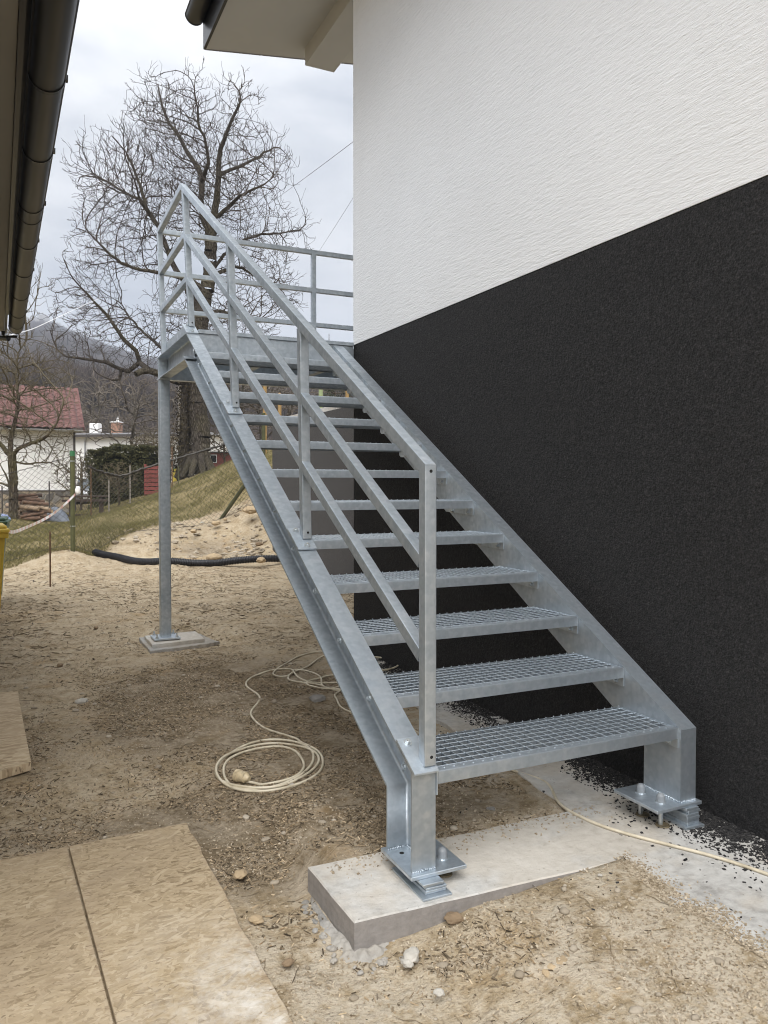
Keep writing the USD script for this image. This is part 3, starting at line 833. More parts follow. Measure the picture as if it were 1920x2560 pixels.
obj('verge_board', poly_prism([(EX + 0.001, sof(EX)), (9.0, sof(9.0)), (9.0, sof(9.0) + 0.115), (EX + 0.001, sof(EX) + 0.115)], Y1E - 0.002, Y1E + 0.022, 'y'), VERGE, house)
obj('purlin', box(2.417, 2.698, YCN + 0.004, 6.725, 5.016, 5.30, b=0.002), SOFFIT, house, label='boxed cream roof beam end under the eave')
def half_gutter(c0, c1, r, n=14, thick=0.002):
    """Half-round gutter between the rim-centre points c0 and c1."""
    c0, c1 = np.array(c0, float), np.array(c1, float)
    t = (c1 - c0) / np.linalg.norm(c1 - c0)
    s = np.cross(t, [0, 0, 1.0])
    s /= np.linalg.norm(s)
    an = np.linspace(0, math.pi, n)
    prof = [(math.cos(a) * r, -math.sin(a) * r) for a in an]
    prof += [(math.cos(a) * (r - thick), -math.sin(a) * (r - thick)) for a in an[::-1]]
    mb = MB()
    rings = [np.array([c + s * a + np.array([0, 0, 1.0]) * b for a, b in prof]) for c in (c0, c1)]
    k = len(prof)
    i = np.arange(k)
    j = (i + 1) % k
    mb.add(np.vstack(rings), np.stack([i, j, j + k, i + k], 1))
    for sgn in (1, -1):
        mb.mesh(tube([c0 + s * sgn * r, c1 + s * sgn * r], 0.007, 8).get())
    return mb, t, s
def half_ring(c, t, s, r, w, n=14):
    mb = MB()
    an = np.linspace(-0.12, math.pi + 0.12, n)
    V = []
    for a in an:
        for rr, d in ((r, -w / 2), (r, w / 2), (r + 0.003, w / 2), (r + 0.003, -w / 2)):
            V.append(np.array(c) + s * math.cos(a) * rr - np.array([0, 0, 1.0]) * math.sin(a) * rr + t * d)
    F = []
    for q in range(n - 1):
        for e in range(4):
            f = (e + 1) % 4
            F.append([q * 4 + e, q * 4 + f, q * 4 + 4 + f, q * 4 + 4 + e])
    return mb.add(V, np.array(F))
def end_cap(c, t, s, r, n=14):
    an = np.linspace(0, math.pi, n)
    ring = [np.array(c) + s * math.cos(a) * r - np.array([0, 0, 1.0]) * math.sin(a) * r for a in an]
    ring2 = [p + t * 0.006 for p in ring]
    mb = MB()
    i = np.arange(1, n - 1)
    f = np.stack([0 * i, i, i + 1], 1)
    mb.add(ring, f[:, ::-1])
    mb.add(ring2, f)
    a = np.arange(n - 1)
    mb.add(np.vstack([ring, ring2]), np.stack([a, a + 1, a + 1 + n, a + n], 1))
    return mb
gm, gt, gs = half_gutter((1.463, Y0E, 5.306), (1.463, Y1E - 0.01, 5.303), 0.077)
gut = obj('gutter', gm, GUTTER, house, smooth=40)
obj('end_cap', end_cap((1.463, Y1E - 0.01, 5.303), gt, gs, 0.082), ANTHRACITE, gut, smooth=30)
for y in np.arange(6.45, 0, -0.75):
    obj('gutter_bracket', half_ring((1.463, y, 5.304), gt, gs, 0.078, 0.025), ANTHRACITE, gut)

terrace = thing('terrace_block', 'dark grey plastered terrace base behind the house corner, seen through the treads', 'terrace')
obj('wall', box(3.80, 8.5, YCN + 0.05, 12.17, -0.6, ZL - 0.06), GREY_PLASTER, terrace)
obj('deck', box(3.803, 8.5, YCN + 0.05, 12.167, ZL - 0.06, ZL + 0.005), CONCRETE, terrace)

# ------------------------------------------------------------------ the low outbuilding on the left (eave only in view)
outb = thing('outbuilding', 'low outbuilding on the left with dark gutter and cream soffit', 'building')
fx = lambda y: 0.033 - 0.0160 * (y - 2.725)
rx = lambda y: 0.208 - 0.0172 * (y - 2.73)
YA, YB = 1.6, 8.62
def skew(x0f, x1f, z0, z1, y0=YA, y1=YB):
    V = []
    for z in (z0, z1):
        for y in (y0, y1):
            for xf in (x0f, x1f):
                V.append((xf(y), y, z))
    return (np.array(V), BOXF)
obj('soffit', skew(lambda y: fx(y) - 2.4, lambda y: fx(y) - 0.002, 2.75, 2.77), SOFFIT2, outb)
obj('fascia_board', skew(lambda y: fx(y) - 0.0, lambda y: fx(y) + 0.02, 2.735, 2.92), ANTHRACITE, outb)
obj('roof', skew(lambda y: fx(y) - 2.4, lambda y: rx(y) - 0.07, 2.922, 3.02), ANTHRACITE, outb)
OUTWALL = mat_simple('outbuilding_render', (0.60, 0.57, 0.50), 0.9, 0, 0.05, 3, 0.003, 50)
obj('wall', skew(lambda y: fx(y) - 2.35, lambda y: fx(y) - 0.62, -0.4, 2.748, YA + 0.2, YB - 0.5), OUTWALL, outb)
GR = 0.062
cg = lambda y: np.array([rx(y) - GR - 0.004, y, 2.80 - 0.002 * (y - 2.7) * 0])
gm, gt, gs = half_gutter(cg(YA), cg(YB - 0.02), GR)
gut2 = obj('gutter', gm, GUTTER, outb, smooth=40)
obj('end_cap', end_cap(cg(YB - 0.02), gt, gs, GR + 0.003), ANTHRACITE, gut2, smooth=30)
for y in (1.83, 2.56, 3.287, 4.014, 4.775, 5.513, 6.27, 7.05, 7.80, 8.35):
    mb = half_ring(cg(y), gt, gs, GR + 0.0015, 0.022)
    mb.obox(cg(y) + gs * (GR + 0.006) + np.array([0, 0, 0.006]), (0.008, 0.012, 0.010), None)
    obj('gutter_bracket', mb, ANTHRACITE, gut2)
obj('gutter_joint', half_ring(cg(4.98), gt, gs, GR + 0.0006, 0.006), GUTTER, gut2)
camr = thing('security_camera', 'small black camera hanging under the end of the left eave', 'camera')
CAMBLK = mat_simple('black_plastic', (0.012, 0.012, 0.013), 0.35)
cx = fx(8.5) - 0.012
obj('mount', MB().cyl((cx, 8.5, 2.735), (cx, 8.5, 2.70), 0.018, n=14), CAMBLK, camr)
obj('arm', MB().cyl((cx, 8.5, 2.70), (cx + 0.02, 8.47, 2.665), 0.008, n=8), CAMBLK, camr)
bd = MB().cyl((cx - 0.03, 8.52, 2.672), (cx + 0.045, 8.42, 2.655), 0.026, n=16)
bd.obox((cx + 0.075, 8.40, 2.672), (0.05, 0.004, 0.012), rot_z(-0.3))
obj('body', bd, CAMBLK, camr, smooth=40)

# ------------------------------------------------------------------ boards on the ground
def mat_osb(name, light=1.0):
    m = Mat(name)
    def flakes(rot, sc, off):
        v = m.map((sc, sc * 5, 1), rot=(0, 0, rot), src=m.n('vector_math', math_type='add', vector1=m.pos(), vector2=(off, off * 2, 0)) + '.vector')
        vo = m.n('voronoi_texture', vector=v, scale=1.0, dimensions='2D', randomness=1.0)
        return m.n('separate_color', color=vo + '.color') + '.r', vo + '.distance'
    f1, d1 = flakes(1.45, 11, 0.0)
    f2, d2 = flakes(0.75, 13, 3.1)
    f3, d3 = flakes(2.3, 12, 7.7)
    sel = m.noise(14, 2, 0.5)
    a = m.n('mix_float', fac=m.mr(sel, 0.42, 0.48), a=f1, b=f2) + '.result'
    a = m.n('mix_float', fac=m.mr(sel, 0.54, 0.60), a=a, b=f3) + '.result'
    fine = m.noise(1.0, 4, 0.65, m.map((24, 190, 20), rot=(0, 0, 1.4)))
    big = m.noise(2.2, 5, 0.62)
    s = m.math('multiply_add', a, 0.42, m.math('multiply_add', fine, 0.2, m.math('multiply', big, 0.42)))
    k = light
    c = m.ramp(s, [(0.28, (0.25 * k, 0.185 * k, 0.115 * k)), (0.46, (0.36 * k, 0.278 * k, 0.18 * k)), (0.60, (0.42 * k, 0.335 * k, 0.225 * k)), (0.8, (0.50 * k, 0.415 * k, 0.295 * k))])
    mud = m.mr(m.math('multiply_add', m.noise(19, 5, 0.65), 0.45, big), 0.60, 0.86, 0, 0.7)
    c = m.mix(mud, c, (0.33 * k, 0.25 * k, 0.165 * k))
    dust0 = m.n('separate_xyz', vector=m.pos())
    near = m.mr(dust0 + '.y', 2.45, 1.85, 0, 1)
    right = m.mr(dust0 + '.x', 0.22, 0.55, 0.2, 1)
    dn = m.mr(m.math('multiply_add', m.noise(6, 5, 0.7), 0.8, m.math('multiply', m.noise(45, 4, 0.7), 0.4)), 0.52, 0.78)
    dust = m.math('multiply', m.math('multiply', near, right), dn)
    c = m.mix(m.math('multiply', dust, 0.85), c, (0.60, 0.56, 0.50))
    nk = [m.mr(m.noise(1.0, 2, 0.55, m.map((13, 150, 30), rot=(0, 0, ro))), 0.345, 0.285, 0, 0.75) for ro in (1.42, 0.95, 1.95)]
    nick = m.math('maximum', nk[0], m.math('maximum', nk[1], nk[2]))
    c = m.mix(nick, c, (0.15, 0.10, 0.055))
    h = m.math('multiply_add', a, 0.6, m.math('multiply_add', fine, 0.6, m.math('multiply', nick, -0.5)))
    return m.done(base_color=c, roughness=0.82, specular_ior_level=0.25, normal=m.bump(h, 0.003, 0.8))
OSB = mat_osb('strand_board')
def board(outline, z0, z1, name, label, mat, strands=True, cat='board', seed=1):
    t = thing(name, label, cat)
    obj('panel', slab_mesh(outline, z0, z1, 0.0015), mat, t)
    if strands:
        r = np.random.default_rng(seed)
        P = np.array(outline)
        lo, hi = np.maximum(P.min(0), (-0.12, 1.4)), P.max(0)
        from shapely.geometry import Polygon
        from shapely import contains_xy
        pg = Polygon(outline).buffer(-0.012)
        n = 5600
        c = lo + (hi - lo) * r.random((n * 2, 2))
        c = c[contains_xy(pg, c[:, 0], c[:, 1])][:n]
        n = len(c)
        L, W, T = r.uniform(0.008, 0.034, n), r.uniform(0.002, 0.0065, n), np.full(n, 0.00035)
        a = np.where(r.random(n) < 0.72, r.normal(0.12, 0.38, n), r.random(n) * math.pi)
        u = np.stack([np.cos(a), np.sin(a), r.normal(0, 0.008, n)], 1)
        w_ = np.stack([-np.sin(a), np.cos(a), r.normal(0, 0.035, n)], 1)
        nn = np.cross(u, w_)
        jit = 1 + r.normal(0, 0.14, (n, 8, 3)) * (1, 1, 0)
        B = BOXV[None] * jit
        cc3 = np.column_stack([c, z1 + r.uniform(-0.0001, 0.0010, n)])
        V = cc3[:, None] + B[:, :, :1] * (L[:, None] * u)[:, None] + B[:, :, 1:2] * (W[:, None] * w_)[:, None] + B[:, :, 2:] * (T[:, None] * nn)[:, None]
        inside = contains_xy(Polygon(outline).buffer(-0.0005), V[:, :, 0].ravel(), V[:, :, 1].ravel()).reshape(n, 8).all(1)
        V = V[inside]
        n = len(V)
        obj('pressed_strands', (V.reshape(-1, 3), (BOXF[None] + (np.arange(n) * 8)[:, None, None]).reshape(-1, 3)), OSBFLAKE, t, kind='stuff', piece=8)
    return t
def mat_flake():
    m = Mat('strand_flakes')
    r = m.tone()
    fine = m.noise(60, 4, 0.7)
    big = m.noise(2.4, 5, 0.65)
    sc = m.math('multiply_add', r, 0.40, m.math('multiply_add', fine, 0.22, m.math('multiply', big, 0.34)))
    c = m.ramp(sc, [(0.22, (0.19, 0.138, 0.080)), (0.36, (0.325, 0.250, 0.155)), (0.60, (0.40, 0.315, 0.205)), (0.85, (0.50, 0.415, 0.30))])
    xyz = m.n('separate_xyz', vector=m.pos())
    near = m.mr(xyz + '.y', 2.45, 1.85, 0, 1)
    right = m.mr(xyz + '.x', 0.20, 0.55, 0.15, 1)
    dn = m.mr(m.math('multiply_add', m.noise(6, 5, 0.7), 0.8, m.math('multiply', m.noise(45, 4, 0.7), 0.4)), 0.50, 0.74)
    dust = m.math('multiply', m.math('multiply', near, right), dn)
    c = m.mix(m.math('multiply', dust, 0.9), c, (0.62, 0.585, 0.53))
    mud = m.mr(m.math('multiply_add', m.noise(15, 5, 0.7), 0.5, m.noise(3.1, 4, 0.6)), 0.72, 0.95, 0, 0.55)
    c = m.mix(mud, c, (0.27, 0.205, 0.135))
    return m.done(base_color=c, roughness=0.85, specular_ior_level=0.25)
OSBFLAKE = mat_flake()
ragged = rough_line((0.591, 3.005), (0.600, 1.55), 60, 0.007, 41)
board([(0.169, 2.990)] + [ragged[0]] + ragged[1:] + [(0.60, 1.2), (0.246, 1.2)], -0.088, -0.070, 'strand_board', 'pale muddy strand board lying nearest the concrete slab, dusted white', OSB, seed=3)
board([(-0.75, 2.965), (0.162, 2.989), (0.240, 1.2), (-0.75, 1.2)], -0.088, -0.0715, 'strand_board', 'pale muddy strand board at the bottom left corner, left of the joint', OSB, seed=4)
PLY = mat_osb('weathered_ply', 1.3)
board([(-0.8, 5.22), (0.014, 5.10), (0.022, 4.8), (0.040, 4.3), (0.060, 3.765), (-0.063, 3.70), (-0.8, 3.62)], -0.036, 0.002, 'plywood_sheet', 'plain plywood sheet on the earth at the left edge, below the yellow bin', PLY, strands=False)

# ------------------------------------------------------------------ extension cord
CORD_XY = [[0.88,3.204],[0.92,3.142],[0.929,3.134],[1.013,3.13],[1.096,3.166],[1.155,3.248],[1.186,3.366],[1.188,3.483],[1.145,3.561],[1.054,3.582],[0.951,3.553],[0.874,3.484],[0.829,3.384],[0.81,3.269],[0.825,3.168],[0.885,3.105],[0.978,3.093],[1.074,3.133],[1.157,3.211],[1.225,3.318],[1.262,3.447],[1.24,3.577],[1.159,3.663],[1.048,3.669],[0.939,3.599],[0.847,3.489],[0.791,3.37],[0.789,3.255],[0.838,3.155],[0.915,3.091],[1.004,3.083],[1.108,3.136],[1.207,3.234],[1.263,3.355],[1.252,3.475],[1.19,3.573],[1.099,3.625],[0.987,3.61],[0.872,3.522],[0.798,3.391],[0.785,3.258],[0.821,3.154],[0.886,3.087],[0.976,3.06],[1.086,3.078],[1.191,3.155],[1.261,3.288],[1.284,3.447],[1.255,3.582],[1.255,3.621],[1.197,3.755],[1.156,3.901],[1.158,4.08],[1.182,4.188],[1.282,4.373],[1.313,4.526],[1.307,4.708],[1.339,4.851],[1.429,4.978],[1.566,5.063],[1.615,5.068],[1.687,5.041],[1.69,4.964],[1.631,4.876],[1.575,4.864],[1.546,4.932],[1.565,4.996],[1.639,5.109],[1.796,5.293],[1.945,5.434],[2.072,5.452],[2.18,5.372],[2.246,5.158],[2.323,5.006],[2.398,4.895],[2.395,4.77],[2.312,4.67],[2.188,4.629],[2.082,4.745],[2.067,5.033],[2.029,5.261],[1.85,5.081],[1.688,4.932],[1.614,4.836],[1.603,4.747],[1.674,4.637],[1.732,4.521],[1.769,4.361],[1.844,4.368],[1.878,4.466],[1.832,4.553],[1.723,4.613],[1.669,4.747],[1.678,4.903],[1.701,4.976],[1.748,4.971],[1.802,4.844],[1.789,4.69],[1.734,4.534],[1.745,4.443],[1.814,4.453],[1.915,4.538],[1.956,4.706],[1.89,4.754],[1.793,4.719],[1.7,4.67],[1.656,4.601],[1.674,4.519],[1.724,4.425],[1.787,4.353],[1.725,4.287],[1.696,4.197],[1.662,4.064],[1.667,3.949],[1.724,3.784],[1.796,3.665],[1.846,3.539],[1.845,3.442],[1.899,3.294],[1.949,3.08],[1.956,2.892],[1.955,2.801],[1.989,2.67],[1.986,2.578],[1.927,2.461],[1.89,2.358],[1.885,2.248],[1.913,2.129],[1.953,2.044],[2.017,1.93],[2.077,1.822],[2.135,1.665],[2.154,1.554]]
def mat_cord():
    m = Mat('cream_cable')
    n = m.noise(14, 4, 0.6)
    c = m.ramp(n, [(0.3, (0.40, 0.34, 0.235)), (0.55, (0.60, 0.53, 0.40)), (0.8, (0.68, 0.62, 0.49))])
    return m.done(base_color=c, roughness=0.45)
CORDM = mat_cord()
cord = thing('extension_cord', 'cream extension cord coiled on the earth, running under the stair and over the concrete', 'cable')
P2 = spline(np.array(CORD_XY), 900)
def top_z(x, y):
    z = gh(x, y)
    on = (x > 0.87) & (y > 1.97) & (y < 2.33) | (x > 1.80) & (y < 2.33) | (x > 2.05) & (y < 5.4)
    return np.where(on, np.maximum(z, 0.0), z)
zc = top_z(P2[:, 0], P2[:, 1])
zc = np.convolve(np.pad(zc, 9, mode='edge'), np.ones(19) / 19, mode='valid')
zc = np.maximum(zc, top_z(P2[:, 0], P2[:, 1]) - 0.002) + 0.006
acc = cKDTree(P2)
for i in range(len(P2)):                      # later turns lie on earlier ones
    near = [j for j in acc.query_ball_point(P2[i], 0.0085) if j < i - 12]
    if near:
        zc[i] = max(zc[i], max(zc[j] for j in near) + 0.0095)
zc = np.convolve(np.pad(zc, 4, mode='edge'), np.ones(9) / 9, mode='valid')
obj('cable', tube(np.column_stack([P2, zc]), 0.0058, 8), CORDM, cord, smooth=True)
pd = P2[0] - P2[6]
pd = np.array([pd[0], pd[1], 0]) / np.linalg.norm(pd)
pc = np.array([P2[0][0], P2[0][1], zc[0] + 0.016])
sk = MB().cyl(pc - pd * 0.02, pc, 0.010, 0.020, n=14).cyl(pc, pc + pd * 0.034, 0.023, 0.025, n=16).cyl(pc + pd * 0.034, pc + pd * 0.052, 0.027, 0.027, n=16)
PLUG = mat_simple('dirty_cream_plug', (0.47, 0.38, 0.24), 0.5, 0, 0.35, 40)
obj('socket', sk, PLUG, cord, smooth=40)
obj('socket_face', MB().cyl(pc + pd * 0.0525, pc + pd * 0.0535, 0.021, n=16), PLUG, cord)

# ------------------------------------------------------------------ black corrugated pipe
pipe = thing('corrugated_pipe', 'black corrugated drain pipe lying across the yard behind the column', 'pipe')
P3 = spline(np.array([[1.124, 12.673, 0.198], [1.257, 12.553, 0.16], [1.454, 12.347, 0.096], [1.752, 11.982, 0.038], [2.111, 11.701, 0.019], [2.485, 11.524, 0.049], [2.83, 11.471, 0.086], [3.249, 11.439, 0.114], [3.678, 11.401, 0.106]]), 520)
PP = P3[:, :2]
pz = np.maximum(P3[:, 2], np.convolve(np.pad(gh(PP[:, 0], PP[:, 1]), 25, mode='edge'), np.ones(51) / 51, mode='valid') + 0.045)
rr = 0.052 + 0.005 * np.sign(np.sin(np.arange(520) * 2 * math.pi / 4.0 + 0.4))
BLACKP = mat_simple('black_polyethylene', (0.018, 0.018, 0.021), 0.42, 0, 0.2, 8)
obj('pipe_wall', tube(np.column_stack([PP, pz]), rr, 14), BLACKP, pipe, smooth=35)
obj('pipe_mouth', MB().cyl((PP[0][0], PP[0][1] + 0.004, pz[0]), (PP[0][0], PP[0][1] + 0.002, pz[0]), 0.044, n=16), HOLE, pipe)

# ------------------------------------------------------------------ wheelie bins
def wheelie_bin(name, label, col, lidcol, loc, rz, mk, k=1.0):
    t = thing(name, label, 'bin', loc=loc, rotz=rz)
    M1 = mat_simple(mk + '_bin_body', col, 0.42, 0, 0.12, 5)
    M2 = mat_simple(mk + '_bin_lid', lidcol, 0.38, 0, 0.10, 5)
    def fr(x0, x1, y0, y1, z0, X0_, X1_, Y0_, Y1_, z1):
        V = [(x0, y0, z0), (x1, y0, z0), (x0, y1, z0), (x1, y1, z0), (X0_, Y0_, z1), (X1_, Y0_, z1), (X0_, Y1_, z1), (X1_, Y1_, z1)]
        return MB().add(np.array(V) * k, BOXF)
    b = fr(-0.20, 0.20, -0.21, 0.17, 0.05, -0.25, 0.25, -0.26, 0.24, 0.80)
    obj('body', b, M1, t)
    rim = MB()
    for a in ((-0.275, 0.275, -0.285, -0.26), (-0.275, 0.275, 0.24, 0.262), (-0.275, -0.252, -0.26, 0.24), (0.252, 0.275, -0.26, 0.24)):
        rim.box(*[v * k for v in a], 0.765 * k, 0.812 * k, b=0.004)
    obj('rim', rim, M1, t)
    l1 = MB().box(-0.285 * k, 0.285 * k, -0.30 * k, 0.27 * k, 0.814 * k, 0.852 * k, b=0.010)
    l1.box(-0.265 * k, 0.265 * k, -0.27 * k, 0.25 * k, 0.848 * k, 0.882 * k, b=0.012)
    l1.box(-0.20 * k, 0.20 * k, -0.20 * k, 0.20 * k, 0.878 * k, 0.916 * k, b=0.014)
    obj('lid', l1, M2, t)
    obj('handle', MB().cyl((-0.22 * k, 0.31 * k, 0.80 * k), (0.22 * k, 0.31 * k, 0.80 * k), 0.015, n=10), M1, t)
    for s in (-1, 1):
        obj('wheel', MB().cyl((s * 0.13 * k, 0.20 * k, 0.10 * k), (s * 0.175 * k, 0.20 * k, 0.10 * k), 0.10 * k, n=22), CAMBLK, t, smooth=40)
wheelie_bin('wheelie_bin', 'yellow wheelie bin cut off by the left edge of the photo', (0.62, 0.43, 0.045), (0.70, 0.50, 0.07), (-0.335, 8.05, ghp(-0.3, 8.05)), 4, 'yellow')
wheelie_bin('wheelie_bin', 'dark green wheelie bin standing just behind the yellow bin', (0.03, 0.07, 0.045), (0.035, 0.085, 0.05), (-0.325, 9.05, ghp(-0.3, 9.05)), -3, 'green')

# ------------------------------------------------------------------ bare trees
def mat_bark(name, lo, hi, moss=0.0):
    m = Mat(name)
    v = m.map((9, 9, 2.2))
    vo = m.n('voronoi_texture', vector=v, scale=2.2, feature='distance_to_edge') + '.distance'
    n = m.noise(6, 5, 0.65)
    n2 = m.noise(1.2, 4, 0.6)
    c = m.ramp(m.math('multiply_add', n, 0.6, m.math('multiply', vo, 0.8)), [(0.25, lo), (0.65, hi)])
    if moss:
        c = m.mix(m.mr(n2, 0.45, 0.62, 0, moss), c, (0.13, 0.115, 0.045))
    h = m.math('multiply_add', m.mr(vo, 0.0, 0.25), 0.7, m.math('multiply', n, 0.6))
    return m.done(base_color=c, roughness=0.95, specular_ior_level=0.15, normal=m.bump(h, 0.05, 0.9))
BARK = mat_bark('walnut_bark', (0.035, 0.028, 0.022), (0.125, 0.107, 0.088), 0.25)
TWIG = mat_simple('walnut_twigs', (0.062, 0.050, 0.042), 0.9, 0, 0.3, 0.6)
BARK2 = mat_bark('fruit_bark', (0.05, 0.038, 0.028), (0.14, 0.115, 0.085), 0.55)
TWIG2 = mat_simple('fruit_twigs', (0.095, 0.076, 0.045), 0.9, 0, 0.35, 0.9)
BARK3 = mat_bark('grey_bark', (0.07, 0.06, 0.05), (0.20, 0.175, 0.15), 0.2)
TWIG3 = mat_simple('grey_twigs', (0.115, 0.095, 0.075), 0.9, 0, 0.3, 0.8)

def tubes_mesh(A, B, ra, rb, n):
    """Many tapering prisms at once."""
    A, B = np.asarray(A), np.asarray(B)
    t = B - A
    L = np.linalg.norm(t, axis=1, keepdims=True)
    t = t / np.maximum(L, 1e-9)
    ref = np.where(np.abs(t[:, 2:]) < 0.9, [[0, 0, 1.0]], [[1.0, 0, 0]])
    u = np.cross(t, ref)
    u /= np.linalg.norm(u, axis=1, keepdims=True)
    w = np.cross(t, u)
    an = np.arange(n) / n * 2 * math.pi
    ring = np.cos(an)[None, :, None] * u[:, None] + np.sin(an)[None, :, None] * w[:, None]
    V = np.concatenate([A[:, None] + ring * ra[:, None, None], B[:, None] + ring * rb[:, None, None]], 1)
    i = np.arange(n)
    j = (i + 1) % n
    F = np.vstack([np.stack([i, j, j + n], 1), np.stack([i, j + n, i + n], 1)])
    off = (np.arange(len(A)) * 2 * n)[:, None, None]
    return V.reshape(-1, 3), (F[None] + off).reshape(-1, 3)
def colonise(nodes, parent, attract, step, dk, di, seed, droop=0.0, iters=110, wob=0.12, inertia=0.4, outward=0.3, centre=(0, 0, 0)):
    r = np.random.default_rng(seed)
    N = [np.array(nodes, float)]
    par = list(parent)
    pts = np.array(attract, float)
    d, idx = cKDTree(N[0]).query(pts)
    count = len(nodes)
    allN = N[0]
    for _ in range(iters):
        keep = d > dk
        pts, d, idx = pts[keep], d[keep], idx[keep]
        act = d < di
        if not act.any():
            break
        ii = idx[act]
        dirs = pts[act] - allN[ii]
        dirs /= np.linalg.norm(dirs, axis=1, keepdims=True)
        uq, inv = np.unique(ii, return_inverse=True)
        acc = np.zeros((len(uq), 3))
        np.add.at(acc, inv, dirs)
        acc /= np.maximum(np.linalg.norm(acc, axis=1, keepdims=True), 1e-6)
        pi_ = np.array(par)[uq]
        inert = np.where((pi_ >= 0)[:, None], allN[uq] - allN[np.maximum(pi_, 0)], 0)
        acc += inertia * inert / np.maximum(np.linalg.norm(inert, axis=1, keepdims=True), 1e-6) + outward * (allN[uq] - centre) / np.maximum(np.linalg.norm(allN[uq] - centre, axis=1, keepdims=True), 1e-6)
        acc += r.normal(0, wob, acc.shape)
        acc[:, 2] += 0.12 - droop
        acc /= np.linalg.norm(acc, axis=1, keepdims=True)
        new = allN[uq] + acc * step
        dd = cKDTree(allN).query(new)[0]
        ok = dd > step * 0.45
        if not ok.any():
            break
        new, src = new[ok], uq[ok]
        par += list(src)
        allN = np.vstack([allN, new])
        d2, i2 = cKDTree(new).query(pts)
        better = d2 < d
        d = np.where(better, d2, d)
        idx = np.where(better, i2 + count, idx)
        count = len(allN)
    return allN, np.array(par)
def in_ellipsoids(ells, n, r, right, fwd):
    out = []
    vol = np.array([e[1] * e[2] * e[3] for e in ells])
    for (c, a, w, h), k in zip(ells, (vol / vol.sum() * n).astype(int)):
        p = r.normal(size=(k, 3))
        p /= np.linalg.norm(p, axis=1, keepdims=True)
        p *= (r.random(k) ** (1 / 2.2))[:, None]
        out.append(np.array(c) + p[:, :1] * a * right + p[:, 1:2] * w * fwd + p[:, 2:] * h * np.array([0, 0, 1.0]))
    return np.vstack(out)
def tree_from(name, label, limbs, ells, n_attr, step, dk, di, bark, twig, seed, tip=0.007, pw=2.35, parent_prim=None, group=None, droop=0.0, cat='tree', spurs=0.0, gaps=0.0):
    r = np.random.default_rng(seed)
    nodes, par, rad = [], [], []
    for li, (L, a, b) in enumerate(limbs):
        L = np.array(L, float)
        n = max(4, int(np.linalg.norm(np.diff(L, axis=0), axis=1).sum() / step))
        P = spline(L, n)
        P[1:-1] += r.normal(0, step * 0.07, (n - 2, 3))
        R_ = np.linspace(a, b, n) * (1.0 if li == 0 else 0.8)
        if li == 0:
            start = -1
        else:
            start = int(((np.array(nodes) - P[0]) ** 2).sum(1).argmin())
            P = P[1:]
            R_ = R_[1:]
        for k in range(len(P)):
            par.append(start if k == 0 else len(nodes) - 1)
            nodes.append(P[k])
            rad.append(R_[k])
    n0 = len(nodes)
    c = np.mean([e[0] for e in ells], axis=0)
    f = np.array([c[0], c[1], 0])
    f /= np.linalg.norm(f)
    right = np.array([f[1], -f[0], 0])
    att = in_ellipsoids(ells, n_attr, r, right, f)
    att = att[meshkit.fbm(att * (5.0 / max(e[3] for e in ells)), 2, seed) > gaps]
    cen = np.array(c, float) - (0, 0, 0.4 * np.max([e[3] for e in ells]))
    N, par = colonise(nodes, par, att, step, dk, di, seed, droop, centre=cen)
    m = len(N)
    if spurs:                                        # fine shoots reaching out from the twig ends and sides
        par = np.array(par)
        kids = np.bincount(par[par >= 0], minlength=m)
        ends = np.nonzero((kids == 0) & (np.arange(m) >= n0))[0]
        src = np.concatenate([ends, r.integers(n0, m, int(m * spurs * 0.35))])
        ln = step * r.uniform(0.4, 0.95, (len(src), 1))
        base_dir = N[src] - N[np.maximum(par[src], 0)]
        base_dir /= np.maximum(np.linalg.norm(base_dir, axis=1, keepdims=True), 1e-6)
        dv = 0.5 * base_dir + 0.7 * (N[src] - cen) / np.linalg.norm(N[src] - cen, axis=1, keepdims=True) + (0, 0, 0.35) + r.normal(0, 0.55, (len(src), 3))
        for lev in range(3):
            dv /= np.linalg.norm(dv, axis=1, keepdims=True)
            new = N[src] + dv * ln
            N = np.vstack([N, new])
            par = np.concatenate([par, src])
            ids = np.arange(m, m + len(src))
            m = len(N)
            keep = r.random(len(src)) < (0.85 if lev == 0 else 0.6)
            fork = r.random(len(src)) < 0.35
            src = np.concatenate([ids[keep], ids[fork]])
            ln = np.concatenate([ln[keep], ln[fork] * 0.8])
            dv = np.concatenate([dv[keep], dv[fork]])
            dv = dv + (0, 0, 0.22) + r.normal(0, 0.42, dv.shape)
    R_ = np.zeros(m)
    cnt = np.zeros(m)
    for i in range(m - 1, -1, -1):                   # children come after parents
        if cnt[i] == 0:
            R_[i] = tip ** pw
        p = par[i]
        if p >= 0:
            R_[p] += R_[i]
            cnt[p] += 1
    R_ = R_ ** (1 / pw)
    R_[:n0] = np.maximum(np.minimum(R_[:n0], np.array(rad) * 1.25), np.array(rad))
    # flare of the trunk foot
    ch = np.nonzero(par >= 0)[0]
    A, B, ra, rb = N[par[ch]], N[ch], R_[par[ch]], R_[ch]
    ra = np.minimum(ra, rb * 1.45 + 0.002)
    x = parent_prim or thing(name, label, cat, group)
    thick = rb > 0.035
    v, f_ = tubes_mesh(A[thick], B[thick] + (B[thick] - A[thick]) * 0.06, ra[thick], rb[thick], 9)
    obj('trunk_and_limbs', (v, f_), bark, x, smooth=True)
    v, f_ = tubes_mesh(A[~thick], B[~thick], ra[~thick], rb[~thick], 4)
    obj('twigs', (v, f_), twig, x, smooth=True, kind='stuff')
    return x
